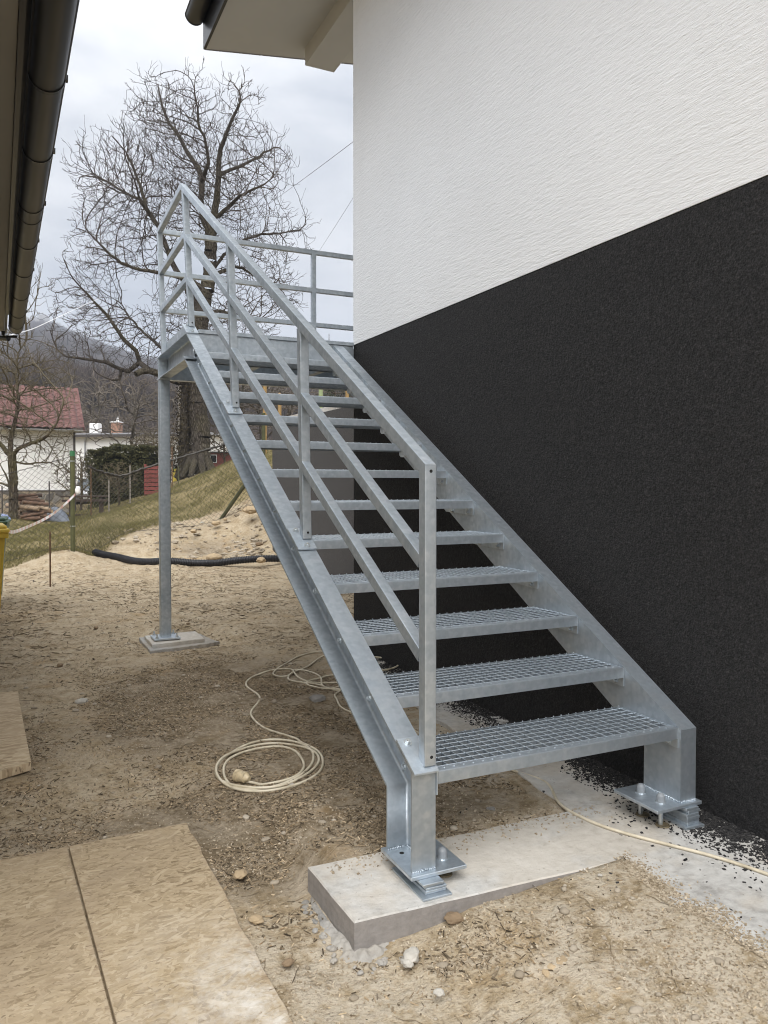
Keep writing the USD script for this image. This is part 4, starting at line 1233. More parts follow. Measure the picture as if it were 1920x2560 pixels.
WAL = [[[[6.018,28.162,1.635],[6.075,28.183,3.435],[5.96,28.278,4.874],[5.998,28.291,6.026],[6.136,28.247,6.846],[6.277,28.21,7.941],[6.453,28.146,8.646],[6.5,28.146,9.481],[6.564,28.147,10.632]],0.4,0.2],[[[6.564,28.147,10.632],[6.675,27.926,11.433],[6.705,27.74,12.082],[6.724,27.565,12.975],[6.827,27.338,13.393],[7.017,27.073,13.959],[7.243,26.792,14.586],[7.053,26.704,14.983]],0.17,0.03],[[[6.521,28.156,10.201],[6.368,28.425,10.803],[6.28,28.667,11.571],[6.339,28.846,12.553],[6.075,29.17,13.222],[5.663,29.571,14.149],[5.312,29.938,14.906],[5.12,30.234,15.807],[5.085,30.445,16.34]],0.17,0.03],[[[6.23,28.352,12.36],[6.374,27.888,13.063],[6.042,27.649,13.743],[5.843,27.346,14.399],[5.622,27.053,15.033]],0.09,0.02],[[[6.788,28.083,12.216],[7.159,28.335,12.684],[8.032,28.349,13.176],[8.926,28.358,13.856],[9.504,28.496,13.761]],0.1,0.02],[[[6.644,28.114,10.805],[7.067,27.313,11.168],[7.354,26.572,11.329],[7.844,25.734,11.475],[7.922,25.09,11.553]],0.1,0.02],[[[6.141,28.258,7.321],[5.549,28.829,8.821],[5.206,29.267,9.759],[4.898,29.692,10.843],[4.632,30.083,11.424],[4.525,30.4,12.027],[4.322,30.769,12.895],[4.048,31.173,13.775],[3.56,31.676,14.605]],0.15,0.03],[[[4.362,29.217,11.495],[3.781,30.06,11.971],[3.178,30.917,12.606],[2.618,31.747,12.954],[2.381,32.412,12.921]],0.07,0.02],[[[6.305,28.202,8.113],[5.823,28.071,8.458],[4.803,28.192,8.651],[3.732,28.337,8.838],[3.181,28.235,9.059],[2.621,28.145,9.529],[2.29,27.941,9.825]],0.12,0.02],[[[5.961,28.281,5.018],[5.261,28.169,4.964],[4.518,28.085,5.189],[3.866,27.949,5.061]],0.2,0.13],[[[4.105,29.173,5.377],[4.02,28.925,5.963],[3.614,28.823,6.325],[3.255,28.701,6.777],[2.89,28.582,7.219],[2.567,28.439,7.513],[2.214,28.311,7.841],[1.904,28.162,8.134],[1.603,28.016,8.697]],0.11,0.02],[[[4.039,29.2,5.233],[3.41,29.321,5.452],[2.954,29.357,5.611],[2.414,29.431,5.684],[1.816,29.532,5.727],[1.504,29.501,5.923],[1.274,29.439,6.407]],0.1,0.02],[[[3.519,29.449,5.305],[3.362,29.294,4.99],[2.827,29.332,5.175],[2.617,29.213,5.287]],0.06,0.02],[[[6.467,28.142,8.761],[7.221,28.349,9.174],[7.832,28.615,9.299],[8.675,28.759,8.938],[9.382,28.987,9.3]],0.1,0.02],[[[6.204,28.224,7.178],[6.758,27.226,7.317],[7.333,26.203,6.895],[7.878,25.213,7.155]],0.09,0.02],[[[6.06,28.254,5.738],[6.825,28.721,6.447],[7.822,29.067,6.732],[8.859,29.393,6.947]],0.09,0.02],[[[6.055,28.244,5.306],[5.464,29.232,5.838],[4.775,30.274,6.69],[4.191,31.268,7.574],[3.864,32.145,8.648]],0.1,0.02],[[[6.346,28.188,8.329],[6.974,28.06,9.518],[8.062,27.702,10.282],[9.153,27.327,10.468],[9.792,27.171,10.802]],0.09,0.02]]
WALE = [[[5.605,28.646,12.215],2.736,3.8,2.448],[[4.848,29.068,14.518],1.08,1.8,1.368],[[5.955,28.548,14.735],0.864,1.6,1.368],[[7.358,27.875,14.52],1.008,1.8,1.368],[[8.21,27.419,12.649],1.224,2.0,1.224],[[3.202,29.796,12.502],1.368,2.0,1.224],[[2.418,30.16,12.214],0.648,1.2,0.72],[[3.963,29.383,10.631],1.872,2.6,1.728],[[2.911,29.852,9.479],1.296,2.0,1.296],[[7.729,27.578,10.057],1.584,2.6,1.584],[[9.031,26.963,10.202],0.864,1.5,0.864],[[8.489,27.162,8.043],1.152,2.0,1.008],[[2.439,30.029,7.751],1.44,2.0,1.296],[[1.839,30.275,6.311],0.864,1.5,0.864],[[3.531,29.475,6.456],1.584,2.3,1.296],[[6.399,28.131,7.178],2.448,2.8,1.44]]
FRU = [[[[-0.005,22.129,0.335],[0.006,22.152,1.363],[-0.016,22.179,1.98]],0.12,0.1],[[[-0.016,22.179,1.98],[0.355,21.789,2.278],[0.717,21.399,2.419],[0.984,21.06,2.756],[1.158,20.772,3.332]],0.06,0.015],[[[-0.016,22.179,1.98],[-0.01,22.331,2.605],[0.138,22.419,3.343],[0.1,22.599,4.194],[0.299,22.664,4.95]],0.07,0.015],[[[-0.035,22.187,1.928],[-0.294,22.504,2.297],[-0.669,22.881,2.828],[-0.856,23.178,3.684]],0.08,0.015],[[[0.029,22.155,1.877],[0.405,22.269,1.782],[0.793,22.382,1.842],[1.329,22.409,1.369]],0.03,0.01],[[[-0.025,22.158,1.054],[-0.159,22.011,1.463],[-0.291,21.861,1.763]],0.05,0.02],[[[-0.043,22.169,1.157],[-0.257,22.44,1.26],[-0.495,22.72,1.312]],0.05,0.02]]
FRUE = [[[0.003,22.22,3.831],1.543,1.5,1.44],[[0.73,21.833,2.289],0.926,1.0,0.72],[[-0.652,22.52,3.419],1.029,1.3,1.646],[[0.306,22.143,6.298],0.617,0.6,1.131]]
walnut = tree_from('walnut_tree', 'big bare walnut tree standing on the bank behind the stair landing', WAL, WALE, 15000, 0.20, 0.25, 2.3, BARK, TWIG, 11, tip=0.0046, spurs=1.0, gaps=0.36, pw=2.42)
# root flare and ivy on the big trunk
tb = np.array(WAL[0][0][0])
fl = MB()
for k in range(11):
    a = k / 11 * 2 * math.pi + 0.2
    d = np.array([math.cos(a), math.sin(a), 0])
    ll = 0.25 + 0.2 * ((k * 37) % 10) / 10
    fl.cyl(tb + d * 0.22 + (0, 0, 0.75), tb + d * (0.42 + ll) + (0, 0, -0.15), 0.15, 0.10, n=8, caps=False)
obj('root_flare', fl, BARK, walnut, smooth=True)
def leaf_cloud(centres, size, seed, up=0.3, aspect=0.6):
    """One diamond leaf per centre."""
    r = np.random.default_rng(seed)
    n = len(centres)
    d = r.normal(size=(n, 3))
    d /= np.linalg.norm(d, axis=1, keepdims=True)
    e = np.cross(d, r.normal(size=(n, 3)) + (0, 0, up))
    e /= np.linalg.norm(e, axis=1, keepdims=True)
    s = size * r.uniform(0.6, 1.3, (n, 1))
    c = np.asarray(centres)
    V = np.stack([c - d * s, c + e * s * aspect, c + d * s, c - e * s * aspect], 1).reshape(-1, 3)
    o = (np.arange(n) * 4)[:, None]
    return (V, np.vstack([o + [0, 1, 2], o + [0, 2, 3]]))
IVY = mat_simple('dry_ivy', (0.05, 0.04, 0.024), 1.0, 0, 0.5, 8, spec=0.0)
r_ = np.random.default_rng(5)
side = -np.array([math.cos(math.atan2(tb[1], tb[0]) - math.pi / 2), math.sin(math.atan2(tb[1], tb[0]) - math.pi / 2), 0])
cc = []
for k in range(2600):
    z = r_.uniform(0.0, 4.2)
    wdt = 0.34 * (1 - 0.3 * z / 4.2)
    cc.append(tb + side * (0.42 - 0.05 * z + abs(r_.normal(0, wdt * 0.45))) + r_.normal(0, 0.16, 3) + (0, 0, z))
obj('ivy_stem', MB().cyl(tb + side * 0.52 - (0, 0, 0.3), tb + side * 0.40 + (0, 0, 4.0), 0.22, 0.12, n=10), BARK, walnut, smooth=True, label='dark ivy-clad second stem')
obj('ivy', leaf_cloud(cc, 0.05, 6), IVY, walnut, kind='stuff')

fruit = tree_from('fruit_tree', 'bare mossy fruit tree beside the log pile at the left edge', FRU, FRUE, 2600, 0.13, 0.16, 1.5, BARK2, TWIG2, 12, tip=0.0042, spurs=1.0)

# smaller bare trees and bushes further off: one kind built, the rest reference it
def proto_tree(name, label, h, w, seed, n_attr, loc, group, bark, twig, tip=0.008, low=0.25, cat='tree', thick=0.1):
    x = UsdGeom.Xform.Define(stage, path_for(name, None))
    x.AddTranslateOp().Set(Gf.Vec3d(*map(float, loc)))
    x.AddRotateZOp().Set(0.0)
    p = meta(x.GetPrim(), label, cat, group)
    r = np.random.default_rng(seed)
    L = [([(0, 0, -0.2), (0.03 * h * r.normal(), 0.03 * h * r.normal(), h * low), (0.05 * h * r.normal(), 0.04 * h * r.normal(), h * 0.6), (0, 0.02 * h, h * 0.9)], thick, 0.02)]
    for k in range(5):
        a = k * 2.4 + r.random()
        z = h * (low + 0.1 * k)
        L.append(([(0, 0, z), (math.cos(a) * w * 0.35, math.sin(a) * w * 0.35, z + h * 0.12), (math.cos(a) * w * 0.8, math.sin(a) * w * 0.8, z + h * 0.27)], thick * 0.5, 0.02))
    E_ = [((0, 0.001, h * 0.62), w, w, h * 0.38)]
    tree_from(None, None, L, E_, n_attr, h * 0.035, h * 0.045, h * 0.3, bark, twig, seed, tip=tip, parent_prim=p, spurs=0.6)
    return p
def at_px(px, py, dep):
    d = fw + rt * ((px - 957.06) / 1944.56) + up * (-(py - 1261.14) / 1944.56)
    return d * dep + (0, 0, CAM_Z)
def ground_at(px, dep):
    p = at_px(px, 1213, dep)
    return np.array([p[0], p[1], ghp(p[0], p[1])])
gt_ = proto_tree('bare_tree', 'slim bare tree rising behind the dark hedge, in front of the long white house', 6.2, 2.0, 31, 420, ground_at(325, 36), 'bare trees beyond the lawn', BARK3, TWIG3, 0.011)
for (px, dep, rz, sc, lb) in [(592, 33, 70, 1.0, 'bare tree just right of the big walnut trunk, above the red shed'), (420, 43, 140, 1.05, 'bare tree behind the landing column, against the white house'), (250, 52, 200, 1.35, 'taller bare tree behind the long white house, left of the chimney'), (655, 36, 280, 0.95, 'bare tree seen between the upper treads, left of the orange post'), (715, 40, 20, 1.1, 'bare tree seen between the upper treads, right of the orange post'), (150, 58, 310, 1.3, 'bare tree behind the red tiled roof')]:
    x = copy_of(gt_, 'bare_tree', None, None, None, ground_at(px, dep), rz, sc)
    x.GetPrim().GetReferences().AddInternalReference(gt_.GetPath())
    x.GetPrim().SetInstanceable(True)
    meta(x.GetPrim(), lb, 'tree', 'bare trees beyond the lawn')
bush = proto_tree('bare_bush', 'tangled bare bush between the green fence post and the hedge', 2.3, 1.0, 33, 260, ground_at(200, 28), 'bare bushes around the hedge', BARK2, TWIG2, 0.007, 0.12, 'bush', 0.04)
for (px, dep, rz, sc, lb) in [(295, 24.2, 50, 0.62, 'low bare bush in front of the dark hedge'), (388, 27.5, 120, 0.95, 'bare bush between hedge and landing column, above the red fence'), (565, 30, 190, 1.0, 'bare bush right of the walnut trunk by the red shed')]:
    x = copy_of(bush, 'bare_bush', None, None, None, ground_at(px, dep), rz, sc)
    x.GetPrim().GetReferences().AddInternalReference(bush.GetPath())
    x.GetPrim().SetInstanceable(True)
    meta(x.GetPrim(), lb, 'bush', 'bare bushes around the hedge')

# hedge and evergreens
def mat_leaf(name, lo, hi):
    m = Mat(name)
    n = m.noise(2.2, 4, 0.6)
    c = m.ramp(m.math('multiply_add', m.tone(), 0.5, m.math('multiply', n, 0.6)), [(0.2, lo), (0.85, hi)])
    p = m.n('principled_bsdf', base_color=c, roughness=0.6, specular_ior_level=0.3)
    t = m.n('translucent_bsdf', color=c)
    s = m.n('mix_closure', fac=0.2, closure1=p + '.BSDF', closure2=t + '.BSDF')
    return m.out(s + '.closure')
HEDGE = mat_leaf('thuja_foliage', (0.014, 0.018, 0.008), (0.105, 0.098, 0.040))
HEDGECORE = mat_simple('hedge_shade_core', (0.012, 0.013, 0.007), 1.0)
SPRUCE = mat_leaf('spruce_needles', (0.010, 0.015, 0.009), (0.045, 0.055, 0.026))
def hedge_build():
    t = thing('hedge', 'dense dark green clipped hedge in front of the long white house', 'hedge')
    a, b = at_px(217, 1213, 26.5), at_px(366, 1213, 26.0)
    a[2] = b[2] = 0
    u = (b - a) / np.linalg.norm(b - a)
    v = np.array([-u[1], u[0], 0])
    L, W, zt, zb = np.linalg.norm(b - a), 1.1, 2.50, 0.15
    r = np.random.default_rng(8)
    n = 15000
    s = r.random(n) * L
    q = r.random(n)
    tt = np.where(q < 0.6, 0.0 + np.abs(r.normal(0, 0.07, n)), r.random(n) * W)
    zz = np.where((q >= 0.6) & (q < 0.85), zt - np.abs(r.normal(0, 0.06, n)), zb + (zt - zb) * r.random(n))
    e = q >= 0.85
    s = np.where(e, np.where(r.random(n) < 0.5, np.abs(r.normal(0, 0.06, n)), L - np.abs(r.normal(0, 0.06, n))), s)
    bump = (meshkit.fbm(np.stack([s * 2.2, zz * 2.2, tt], 1), 3, 3) - 0.5)
    tt = tt - 0.45 * bump * (q < 0.6)
    zz = zz + 0.30 * (meshkit.fbm(np.stack([s * 3.0, 0 * s, 0 * s], 1), 2, 4) - 0.45) * (zz > 2.1)
    C = a + s[:, None] * u + tt[:, None] * v + zz[:, None] * np.array([0, 0, 1.0])
    obj('foliage', leaf_cloud(C, 0.050, 9, 0.8, 0.45), HEDGE, t, kind='stuff', piece=4)
    mid = a + u * L / 2 + v * (W / 2 + 0.08)
    obj('inner_branches', MB().obox((mid[0], mid[1], (zt + zb) / 2 - 0.15), (L / 2 - 0.12, W / 2 - 0.08, (zt - zb) / 2 - 0.02), np.stack([u, v, [0, 0, 1.0]], 1), b=0.1), HEDGECORE, t)  # solid near-black block stands in for the shade within the foliage
hedge_build()
def conifer(name, label, loc, h, w, seed, n_whorl=14, group=None):
    t = thing(name, label, 'tree', group, loc=loc)
    obj('trunk', MB().cyl((0, 0, -0.3), (0, 0, h), 0.05 + 0.01 * h, 0.008, n=8), BARK3, t)
    r = np.random.default_rng(seed)
    C, A, B = [], [], []
    for k in range(n_whorl):
        f = k / n_whorl
        z = h * (0.08 + 0.88 * f)
        ln = w * (1 - f) ** 0.85 + 0.06
        for q in range(5):
            a = q * 1.257 + k * 0.7 + r.normal(0, 0.25)
            d = np.array([math.cos(a), math.sin(a), 0.25 - 0.35 * (1 - f)])
            A.append((0, 0, z))
            B.append(np.array([0, 0, z]) + d * ln)
            for j in range(max(6, int(26 * ln / max(w, 0.1)))):
                C.append(np.array([0, 0, z]) + d * ln * (0.25 + 0.75 * r.random()) + r.normal(0, 0.05 * w + 0.015, 3))
    v, f_ = tubes_mesh(np.array(A), np.array(B), np.full(len(A), 0.014), np.full(len(A), 0.005), 4)
    obj('branches', (v, f_), TWIG3, t)
    obj('needles', leaf_cloud(C, 0.03 + 0.035 * w, seed, 0.2, 0.25), SPRUCE, t, kind='stuff', piece=4)
g = ground_at(432, 34)
conifer('spruce_tree', 'dark small spruce behind the landing column near the walnut trunk', g, 2.2, 0.85, 41)
p = at_px(823, 852, 30)
g = ground_at(823, 30)
conifer('spruce_tree', 'slender young spruce whose tip shows above the landing, left of the house corner', g, p[2] - g[2] + 0.25, 0.78, 42, 16)
p = at_px(872, 862, 34)
g = ground_at(872, 34)
conifer('spruce_tree', 'second, paler young spruce tip right at the house corner', g, p[2] - g[2] + 0.1, 0.6, 43, 15)
g = ground_at(838, 24)
conifer('spruce_tree', 'bushy dark evergreen seen between the upper treads below the landing', g, 2.1, 1.1, 44, 11)

# ------------------------------------------------------------------ hill, far forest, castle
SIL = [(-60, 0.11), (-30, 0.125), (-9.37, 0.1398), (-4.12, 0.1548), (-0.68, 0.1704), (0.77, 0.1817), (1.38, 0.1870), (2.48, 0.1878), (3.48, 0.1793), (4.75, 0.1714), (6.82, 0.1591), (9.49, 0.1468), (12.8, 0.134), (16.48, 0.1282), (20.82, 0.1268), (23.74, 0.1246), (35.39, 0.1179), (60, 0.1), (120, 0.07)]
SA, SE = np.array([a for a, _ in SIL]), np.array([b for _, b in SIL])
def hill_z(az, D):
    e = np.interp(az, SA, SE)
    k = (1 - np.exp(-D / 260.0)) / (1 - math.exp(-950 / 260.0))
    z = e * D * np.minimum(k, 1.0) * sstep(45, 130, D)
    top = e * 950
    z = np.where(D > 950, top - (D - 950) * 0.12, z)
    return z - 0.6 + 1.2 * sstep(60, 100, D)
def hill_build():
    az = np.concatenate([np.linspace(-60, -4, 40), np.arange(-3.8, 27, 0.16), np.linspace(27.5, 110, 50)])
    D = np.concatenate([np.geomspace(58, 950, 120), np.linspace(975, 1500, 14)])
    A, DD = np.meshgrid(az, D, indexing='ij')
    X, Y = DD * np.sin(np.radians(A)), DD * np.cos(np.radians(A))
    Z = hill_z(A, DD)
    P = np.stack([X, Y, 0 * X], -1)
    Z = Z + (6.0 * (meshkit.fbm(P / 60.0, 4, 2) - 0.5) + 0.5 * (meshkit.noise(P / 5.0, 3) - 0.5)) * sstep(70, 220, DD) * np.where((DD > 880) & (DD < 1000), 0.35, 1)
    n = len(D)
    i, j = np.meshgrid(np.arange(len(az) - 1), np.arange(n - 1), indexing='ij')
    a = (i * n + j).ravel()
    F = np.stack([a, a + 1, a + n + 1, a + n], 1)
    m = Mat('leafless_hillside')
    n1 = m.noise(0.02, 6, 0.65)
    n2 = m.noise(0.25, 5, 0.7)
    c = m.ramp(m.math('multiply_add', n2, 0.5, m.math('multiply', n1, 0.6)), [(0.35, (0.055, 0.042, 0.034)), (0.55, (0.095, 0.076, 0.06)), (0.75, (0.135, 0.108, 0.085))])
    mat = m.done(base_color=c, roughness=1.0, specular_ior_level=0.0, normal=m.bump(n2, 1.2, 0.8))
    obj('hill', (np.stack([X, Y, Z], -1).reshape(-1, 3), F), mat, smooth=True, kind='structure', label='leafless wooded hill fading blue behind the houses')
hill_build()
def forest_build():
    r = np.random.default_rng(17)
    # one tuft: a bare tree of a few dozen slim branches
    A, B, ra, rb = [], [], [], []
    A.append((0, 0, 0)); B.append((0, 0, 0.85)); ra.append(0.02); rb.append(0.006)
    for k in range(46):
        z = r.uniform(0.22, 0.8)
        a = r.random() * 6.283
        l = r.uniform(0.1, 0.30) * (1.1 - 0.6 * z)
        q = np.array([math.cos(a) * l, math.sin(a) * l, z + l * r.uniform(0.6, 1.5)])
        A.append((0, 0, z)); B.append(q); ra.append(0.008); rb.append(0.004)
        for s in range(2):
            A.append(q * (0.55, 0.55, 0.55) + np.array([0, 0, z]) * 0.45)
            B.append(q + r.normal(0, 0.07, 3) + (0, 0, 0.05)); ra.append(0.005); rb.append(0.003)
    v, f = tubes_mesh(np.array(A, float), np.array(B, float), np.array(ra), np.array(rb), 3)
    path = path_for('far_forest', None)
    pi = UsdGeom.PointInstancer.Define(stage, path)
    meta(pi.GetPrim(), 'far leafless forest covering the hillside', 'forest', None, 'stuff')
    m = Mat('forest_branches')
    rn = m.n('object_info') + '.random'
    c = m.ramp(rn, [(0.0, (0.055, 0.043, 0.038)), (0.5, (0.10, 0.08, 0.07)), (1.0, (0.145, 0.12, 0.10))])
    mat = m.done(base_color=c, roughness=1.0, specular_ior_level=0.0)
    obj('bare_tree', (v, f), mat, pi.GetPrim())
    n = 15000
    az = r.uniform(-2.5, 25.5, n)
    D = 75 * (930 / 75) ** (r.random(n) ** 0.8)
    X, Y = D * np.sin(np.radians(az)), D * np.cos(np.radians(az))
    P = np.stack([X, Y, 0 * X], -1)
    Z = hill_z(az, D) + 6.0 * (meshkit.fbm(P / 60.0, 4, 2) - 0.5) * sstep(70, 220, D) * np.where(D > 880, 0.35, 1)
    hgt = r.uniform(6, 11, n) * np.where(D < 110, 0.55, 1.0) * np.where(D > 850, 0.7, 1)
    pi.CreatePrototypesRel().SetTargets([path + '/bare_tree'])
    pi.CreateProtoIndicesAttr(Vt.IntArray([0] * n))
    pi.CreatePositionsAttr(Vt.Vec3fArray.FromNumpy(np.stack([X, Y, Z - 0.3], 1).astype(np.float32)))
    pi.CreateScalesAttr(Vt.Vec3fArray.FromNumpy(np.stack([hgt * 0.9, hgt * 0.9, hgt], 1).astype(np.float32)))
    an = r.random(n) * 2 * math.pi
    pi.CreateOrientationsAttr(Vt.QuathArray([Gf.Quath(float(math.cos(a / 2)), 0, 0, float(math.sin(a / 2))) for a in an]))
forest_build()
def castle_build():
    t = thing('castle_ruin', 'tiny castle ruin on top of the far wooded hill', 'castle')
    ST = mat_simple('ruin_stone', (0.24, 0.22, 0.20), 0.95, 0, 0.2, 0.1)
    r = np.random.default_rng(4)
    D = 948
    for a, w, h, nm in ((1.06, 9, 13, 'tower'), (1.28, 12, 8, 'wall'), (1.50, 12, 11, 'wall'), (1.72, 10, 9, 'wall'), (1.93, 9, 15, 'tower'), (2.10, 8, 12, 'wall'), (2.55, 7, 6, 'wall')):
        x, y = D * math.sin(math.radians(a)), D * math.cos(math.radians(a))
        z = float(hill_z(np.array([a]), np.array([950.0]))[0]) - 4
        mb = MB().box(x - w / 2, x + w / 2, y - 4, y + 4, z, z + h)
        for k in range(3):
            mb.box(x - w / 2 + k * w / 3 + 0.3, x - w / 2 + k * w / 3 + w / 3 * r.uniform(0.35, 0.9), y - 3.9, y + 3.9, z + h + 0.01, z + h + r.uniform(0.8, 2.6))
        obj(nm, mb, ST, t)
castle_build()

def haze_build():
    m = Mat('thin_haze')
    vol = m.n('principled_volume', color=(0.80, 0.87, 1.0), density=HAZE_DENSITY, anisotropy=0.2) + '.volume'
    obj('haze', box(-1620, 1620, -420, 1620, -3.5, 240), m.out(None, vol), kind='stuff', label='thin grey-blue haze over the valley')
if HAZE_DENSITY > 0:
    haze_build()

# ------------------------------------------------------------------ neighbours' houses
WALLW = mat_simple('white_house_render', (0.74, 0.73, 0.71), 0.9, 0, 0.05, 1.0, 0.004, 20)
def mat_rooftile():
    m = Mat('weathered_shaded_red_tiles')
    n1 = m.noise(2.2, 5, 0.65)
    n2 = m.noise(9, 4, 0.7)
    c = m.ramp(m.math('multiply_add', n1, 0.55, m.math('multiply', n2, 0.45)), [(0.33, (0.055, 0.035, 0.032)), (0.48, (0.125, 0.052, 0.045)), (0.60, (0.165, 0.082, 0.07)), (0.72, (0.27, 0.195, 0.17))])
    rib_shade = m.math('absolute', m.math('sine', m.math('multiply', m.n('separate_xyz', vector=m.pos()) + '.x', math.pi / 0.27)))
    c = m.mix(m.mr(rib_shade, 0.0, 0.6, 0.6, 0.0), c, (0.06, 0.045, 0.04))  # shading between the ribs painted as darker troughs over the weathered colour
    return m.done(base_color=c, roughness=0.85)
TILES = mat_rooftile()
STONE = [mat_simple('wall_stone_%s' % k, c, 0.9, 0, 0.2, 5, 0.01, 14) for k, c in (('dark', (0.10, 0.09, 0.08)), ('grey', (0.19, 0.175, 0.155)), ('ochre', (0.25, 0.20, 0.14)))]
MORTAR = mat_simple('pale_mortar', (0.36, 0.32, 0.26), 0.95, 0, 0.12, 4)
DARKTRIM = mat_simple('dark_trim', (0.06, 0.05, 0.045), 0.7)
h1 = thing('cottage', 'white cottage with red ribbed tile roof and a stone base', 'house')
HY, HX0, HX1 = 34.38, -7.0, 2.26
obj('wall', box(HX0, HX1, HY, HY + 6.0, 1.03, 3.50), WALLW, h1)
obj('ledge', box(HX0, HX1 + 0.03, HY - 0.05, HY + 0.3, 0.985, 1.03), DARKTRIM, h1)
base = obj('stone_base', box(HX0, HX1 - 0.01, HY + 0.005, HY + 5.9, -0.5, 0.985), MORTAR, h1)
def base_stones():
    r = np.random.default_rng(22)
    from scipy.spatial import Voronoi
    from shapely.geometry import Polygon, box as sbox
    pts = []
    for a in np.arange(-1.6, HX1 + 0.2, 0.33):
        for b in np.arange(-0.35, 1.2, 0.27):
            pts.append((a + r.uniform(-0.12, 0.12), b + r.uniform(-0.10, 0.10)))
    vo = Voronoi(np.array(pts))
    clip = sbox(-1.45, -0.25, HX1 - 0.03, 0.975)
    for q, reg in enumerate(vo.point_region):
        ids = vo.regions[reg]
        if -1 in ids or not ids:
            continue
        pg = Polygon(vo.vertices[ids]).buffer(-0.028).intersection(clip)
        if pg.is_empty or pg.area < 0.01 or pg.geom_type != 'Polygon':
            continue
        pg = pg.simplify(0.02)
        mb = poly_prism([p for p in list(pg.exterior.coords)[:-1]], HY - 0.035 - 0.03 * r.random(), HY + 0.004, 'y')
        obj('stone', mb, STONE[r.integers(0, 3)], base)
base_stones()
def ribbed_roof(parent, x0, x1, ye, ze, yr, zr, period=0.27, amp=0.055, rows=11):
    xs = np.arange(x0, x1, period / 6)
    mb = MB()
    for k in range(rows):
        t0, t1 = k / rows, (k + 1) / rows + 0.012
        V = []
        for t, lift in ((t0, 0.016), (t1, 0.0)):
            y, z = ye + (yr - ye) * t, ze + (zr - ze) * t
            V.append(np.stack([xs, np.full_like(xs, y), z + lift + amp * np.abs(np.sin(xs * math.pi / period))], 1))
        n = len(xs)
        i = np.arange(n - 1)
        mb.add(np.vstack(V), np.stack([i, i + 1, i + n + 1, i + n], 1))
        low = V[0] - (0, 0, 0.02)
        mb.add(np.vstack([low, V[0]]), np.stack([i, i + 1, i + n + 1, i + n], 1))
    return mb
rf = obj('roof', ribbed_roof(h1, HX0 - 0.3, 2.62, HY - 0.45, 3.52, HY + 2.9, 5.50), TILES, h1, smooth=30)
obj('roof_back', poly_prism([(HY + 2.9, 5.47), (HY + 6.4, 3.5), (HY + 6.3, 3.4), (HY + 2.9, 5.35)], HX0 - 0.3, 2.60, 'x'), TILES, h1)
obj('gable', poly_prism([(HY + 0.0, 3.5), (HY + 6.0, 3.5), (HY + 2.95, 5.30)], HX0, HX1 - 0.02, 'x'), WALLW, h1)
obj('verge', MB().add(np.array([(2.60, HY - 0.45, 3.46), (2.66, HY - 0.45, 3.46), (2.60, HY + 2.9, 5.42), (2.66, HY + 2.9, 5.42), (2.60, HY - 0.45, 3.60), (2.66, HY - 0.45, 3.60), (2.60, HY + 2.9, 5.56), (2.66, HY + 2.9, 5.56)]), BOXF), TILES, h1)
gm, gt, gs = half_gutter((HX0, HY - 0.50, 3.46), (2.60, HY - 0.50, 3.46), 0.065, 8)
obj('gutter', gm, mat_simple('zinc_gutter', (0.36, 0.36, 0.35), 0.5, 0.4), h1)
obj('eave_soffit', box(HX0, 2.6, HY - 0.44, HY + 0.02, 3.42, 3.47), DARKTRIM, h1)
obj('downpipe', MB().cyl((HX1 + 0.03, HY - 0.06, -0.3), (HX1 + 0.03, HY - 0.06, 3.42), 0.045, n=10), DARKTRIM, h1)

h2 = thing('long_house', 'long white flat-roofed house behind the hedge, with a chimney', 'house')
a, b = at_px(180, 1213, 46), at_px(470, 1213, 45)
u = np.array([(b - a)[0], (b - a)[1], 0]) / np.linalg.norm((b - a)[:2])
v = np.array([-u[1], u[0], 0])
R2 = np.stack([u, v, [0, 0, 1.0]], 1)
L2 = np.linalg.norm((b - a)[:2])
o2 = np.array([a[0], a[1], 0.0])
def loc2(s, t, z):
    return o2 + u * s + v * t + np.array([0, 0, z])
ZT2 = 4.10
obj('wall', MB().obox(loc2(L2 / 2 + 0.5, 3.0, (ZT2 - 1) / 2), (L2 / 2 + 0.8, 3.0, (ZT2 + 1) / 2), R2), WALLW, h2)
obj('roof', MB().obox(loc2(L2 / 2 + 0.5, 3.0, ZT2 + 0.10), (L2 / 2 + 1.0, 3.35, 0.07), R2), mat_simple('roof_felt', (0.30, 0.30, 0.31), 0.9), h2)
obj('eave_edge', MB().obox(loc2(L2 / 2 + 0.5, -0.37, ZT2 + 0.02), (L2 / 2 + 1.0, 0.03, 0.07), R2), DARKTRIM, h2)
BRICKR = mat_simple('chimney_brick', (0.28, 0.16, 0.11), 0.9, 0, 0.25, 6)
k_ = 1 / (1944.56 / 46)
sx_ = lambda px: (px - 180) * k_
ch = obj('chimney', MB().obox(loc2(sx_(257), 2.0, ZT2 + 0.62), (0.25, 0.25, 0.34), R2), BRICKR, h2)
obj('chimney_foot', MB().obox(loc2(sx_(256), 2.0, ZT2 + 0.22), (0.33, 0.33, 0.06), R2), WALLW, ch)
obj('chimney_cap', MB().obox(loc2(sx_(257), 2.0, ZT2 + 0.99), (0.30, 0.30, 0.03), R2), WALLW, ch)
obj('chimney_cowl', MB().cyl(loc2(sx_(260), 2.0, ZT2 + 1.02), loc2(sx_(260), 2.0, ZT2 + 1.32), 0.09, 0.04, n=8), WALLW, ch)
obj('vent_stack', MB().obox(loc2(sx_(217), 1.2, ZT2 + 0.50), (0.28, 0.25, 0.36), R2, b=0.03), WALLW, h2)
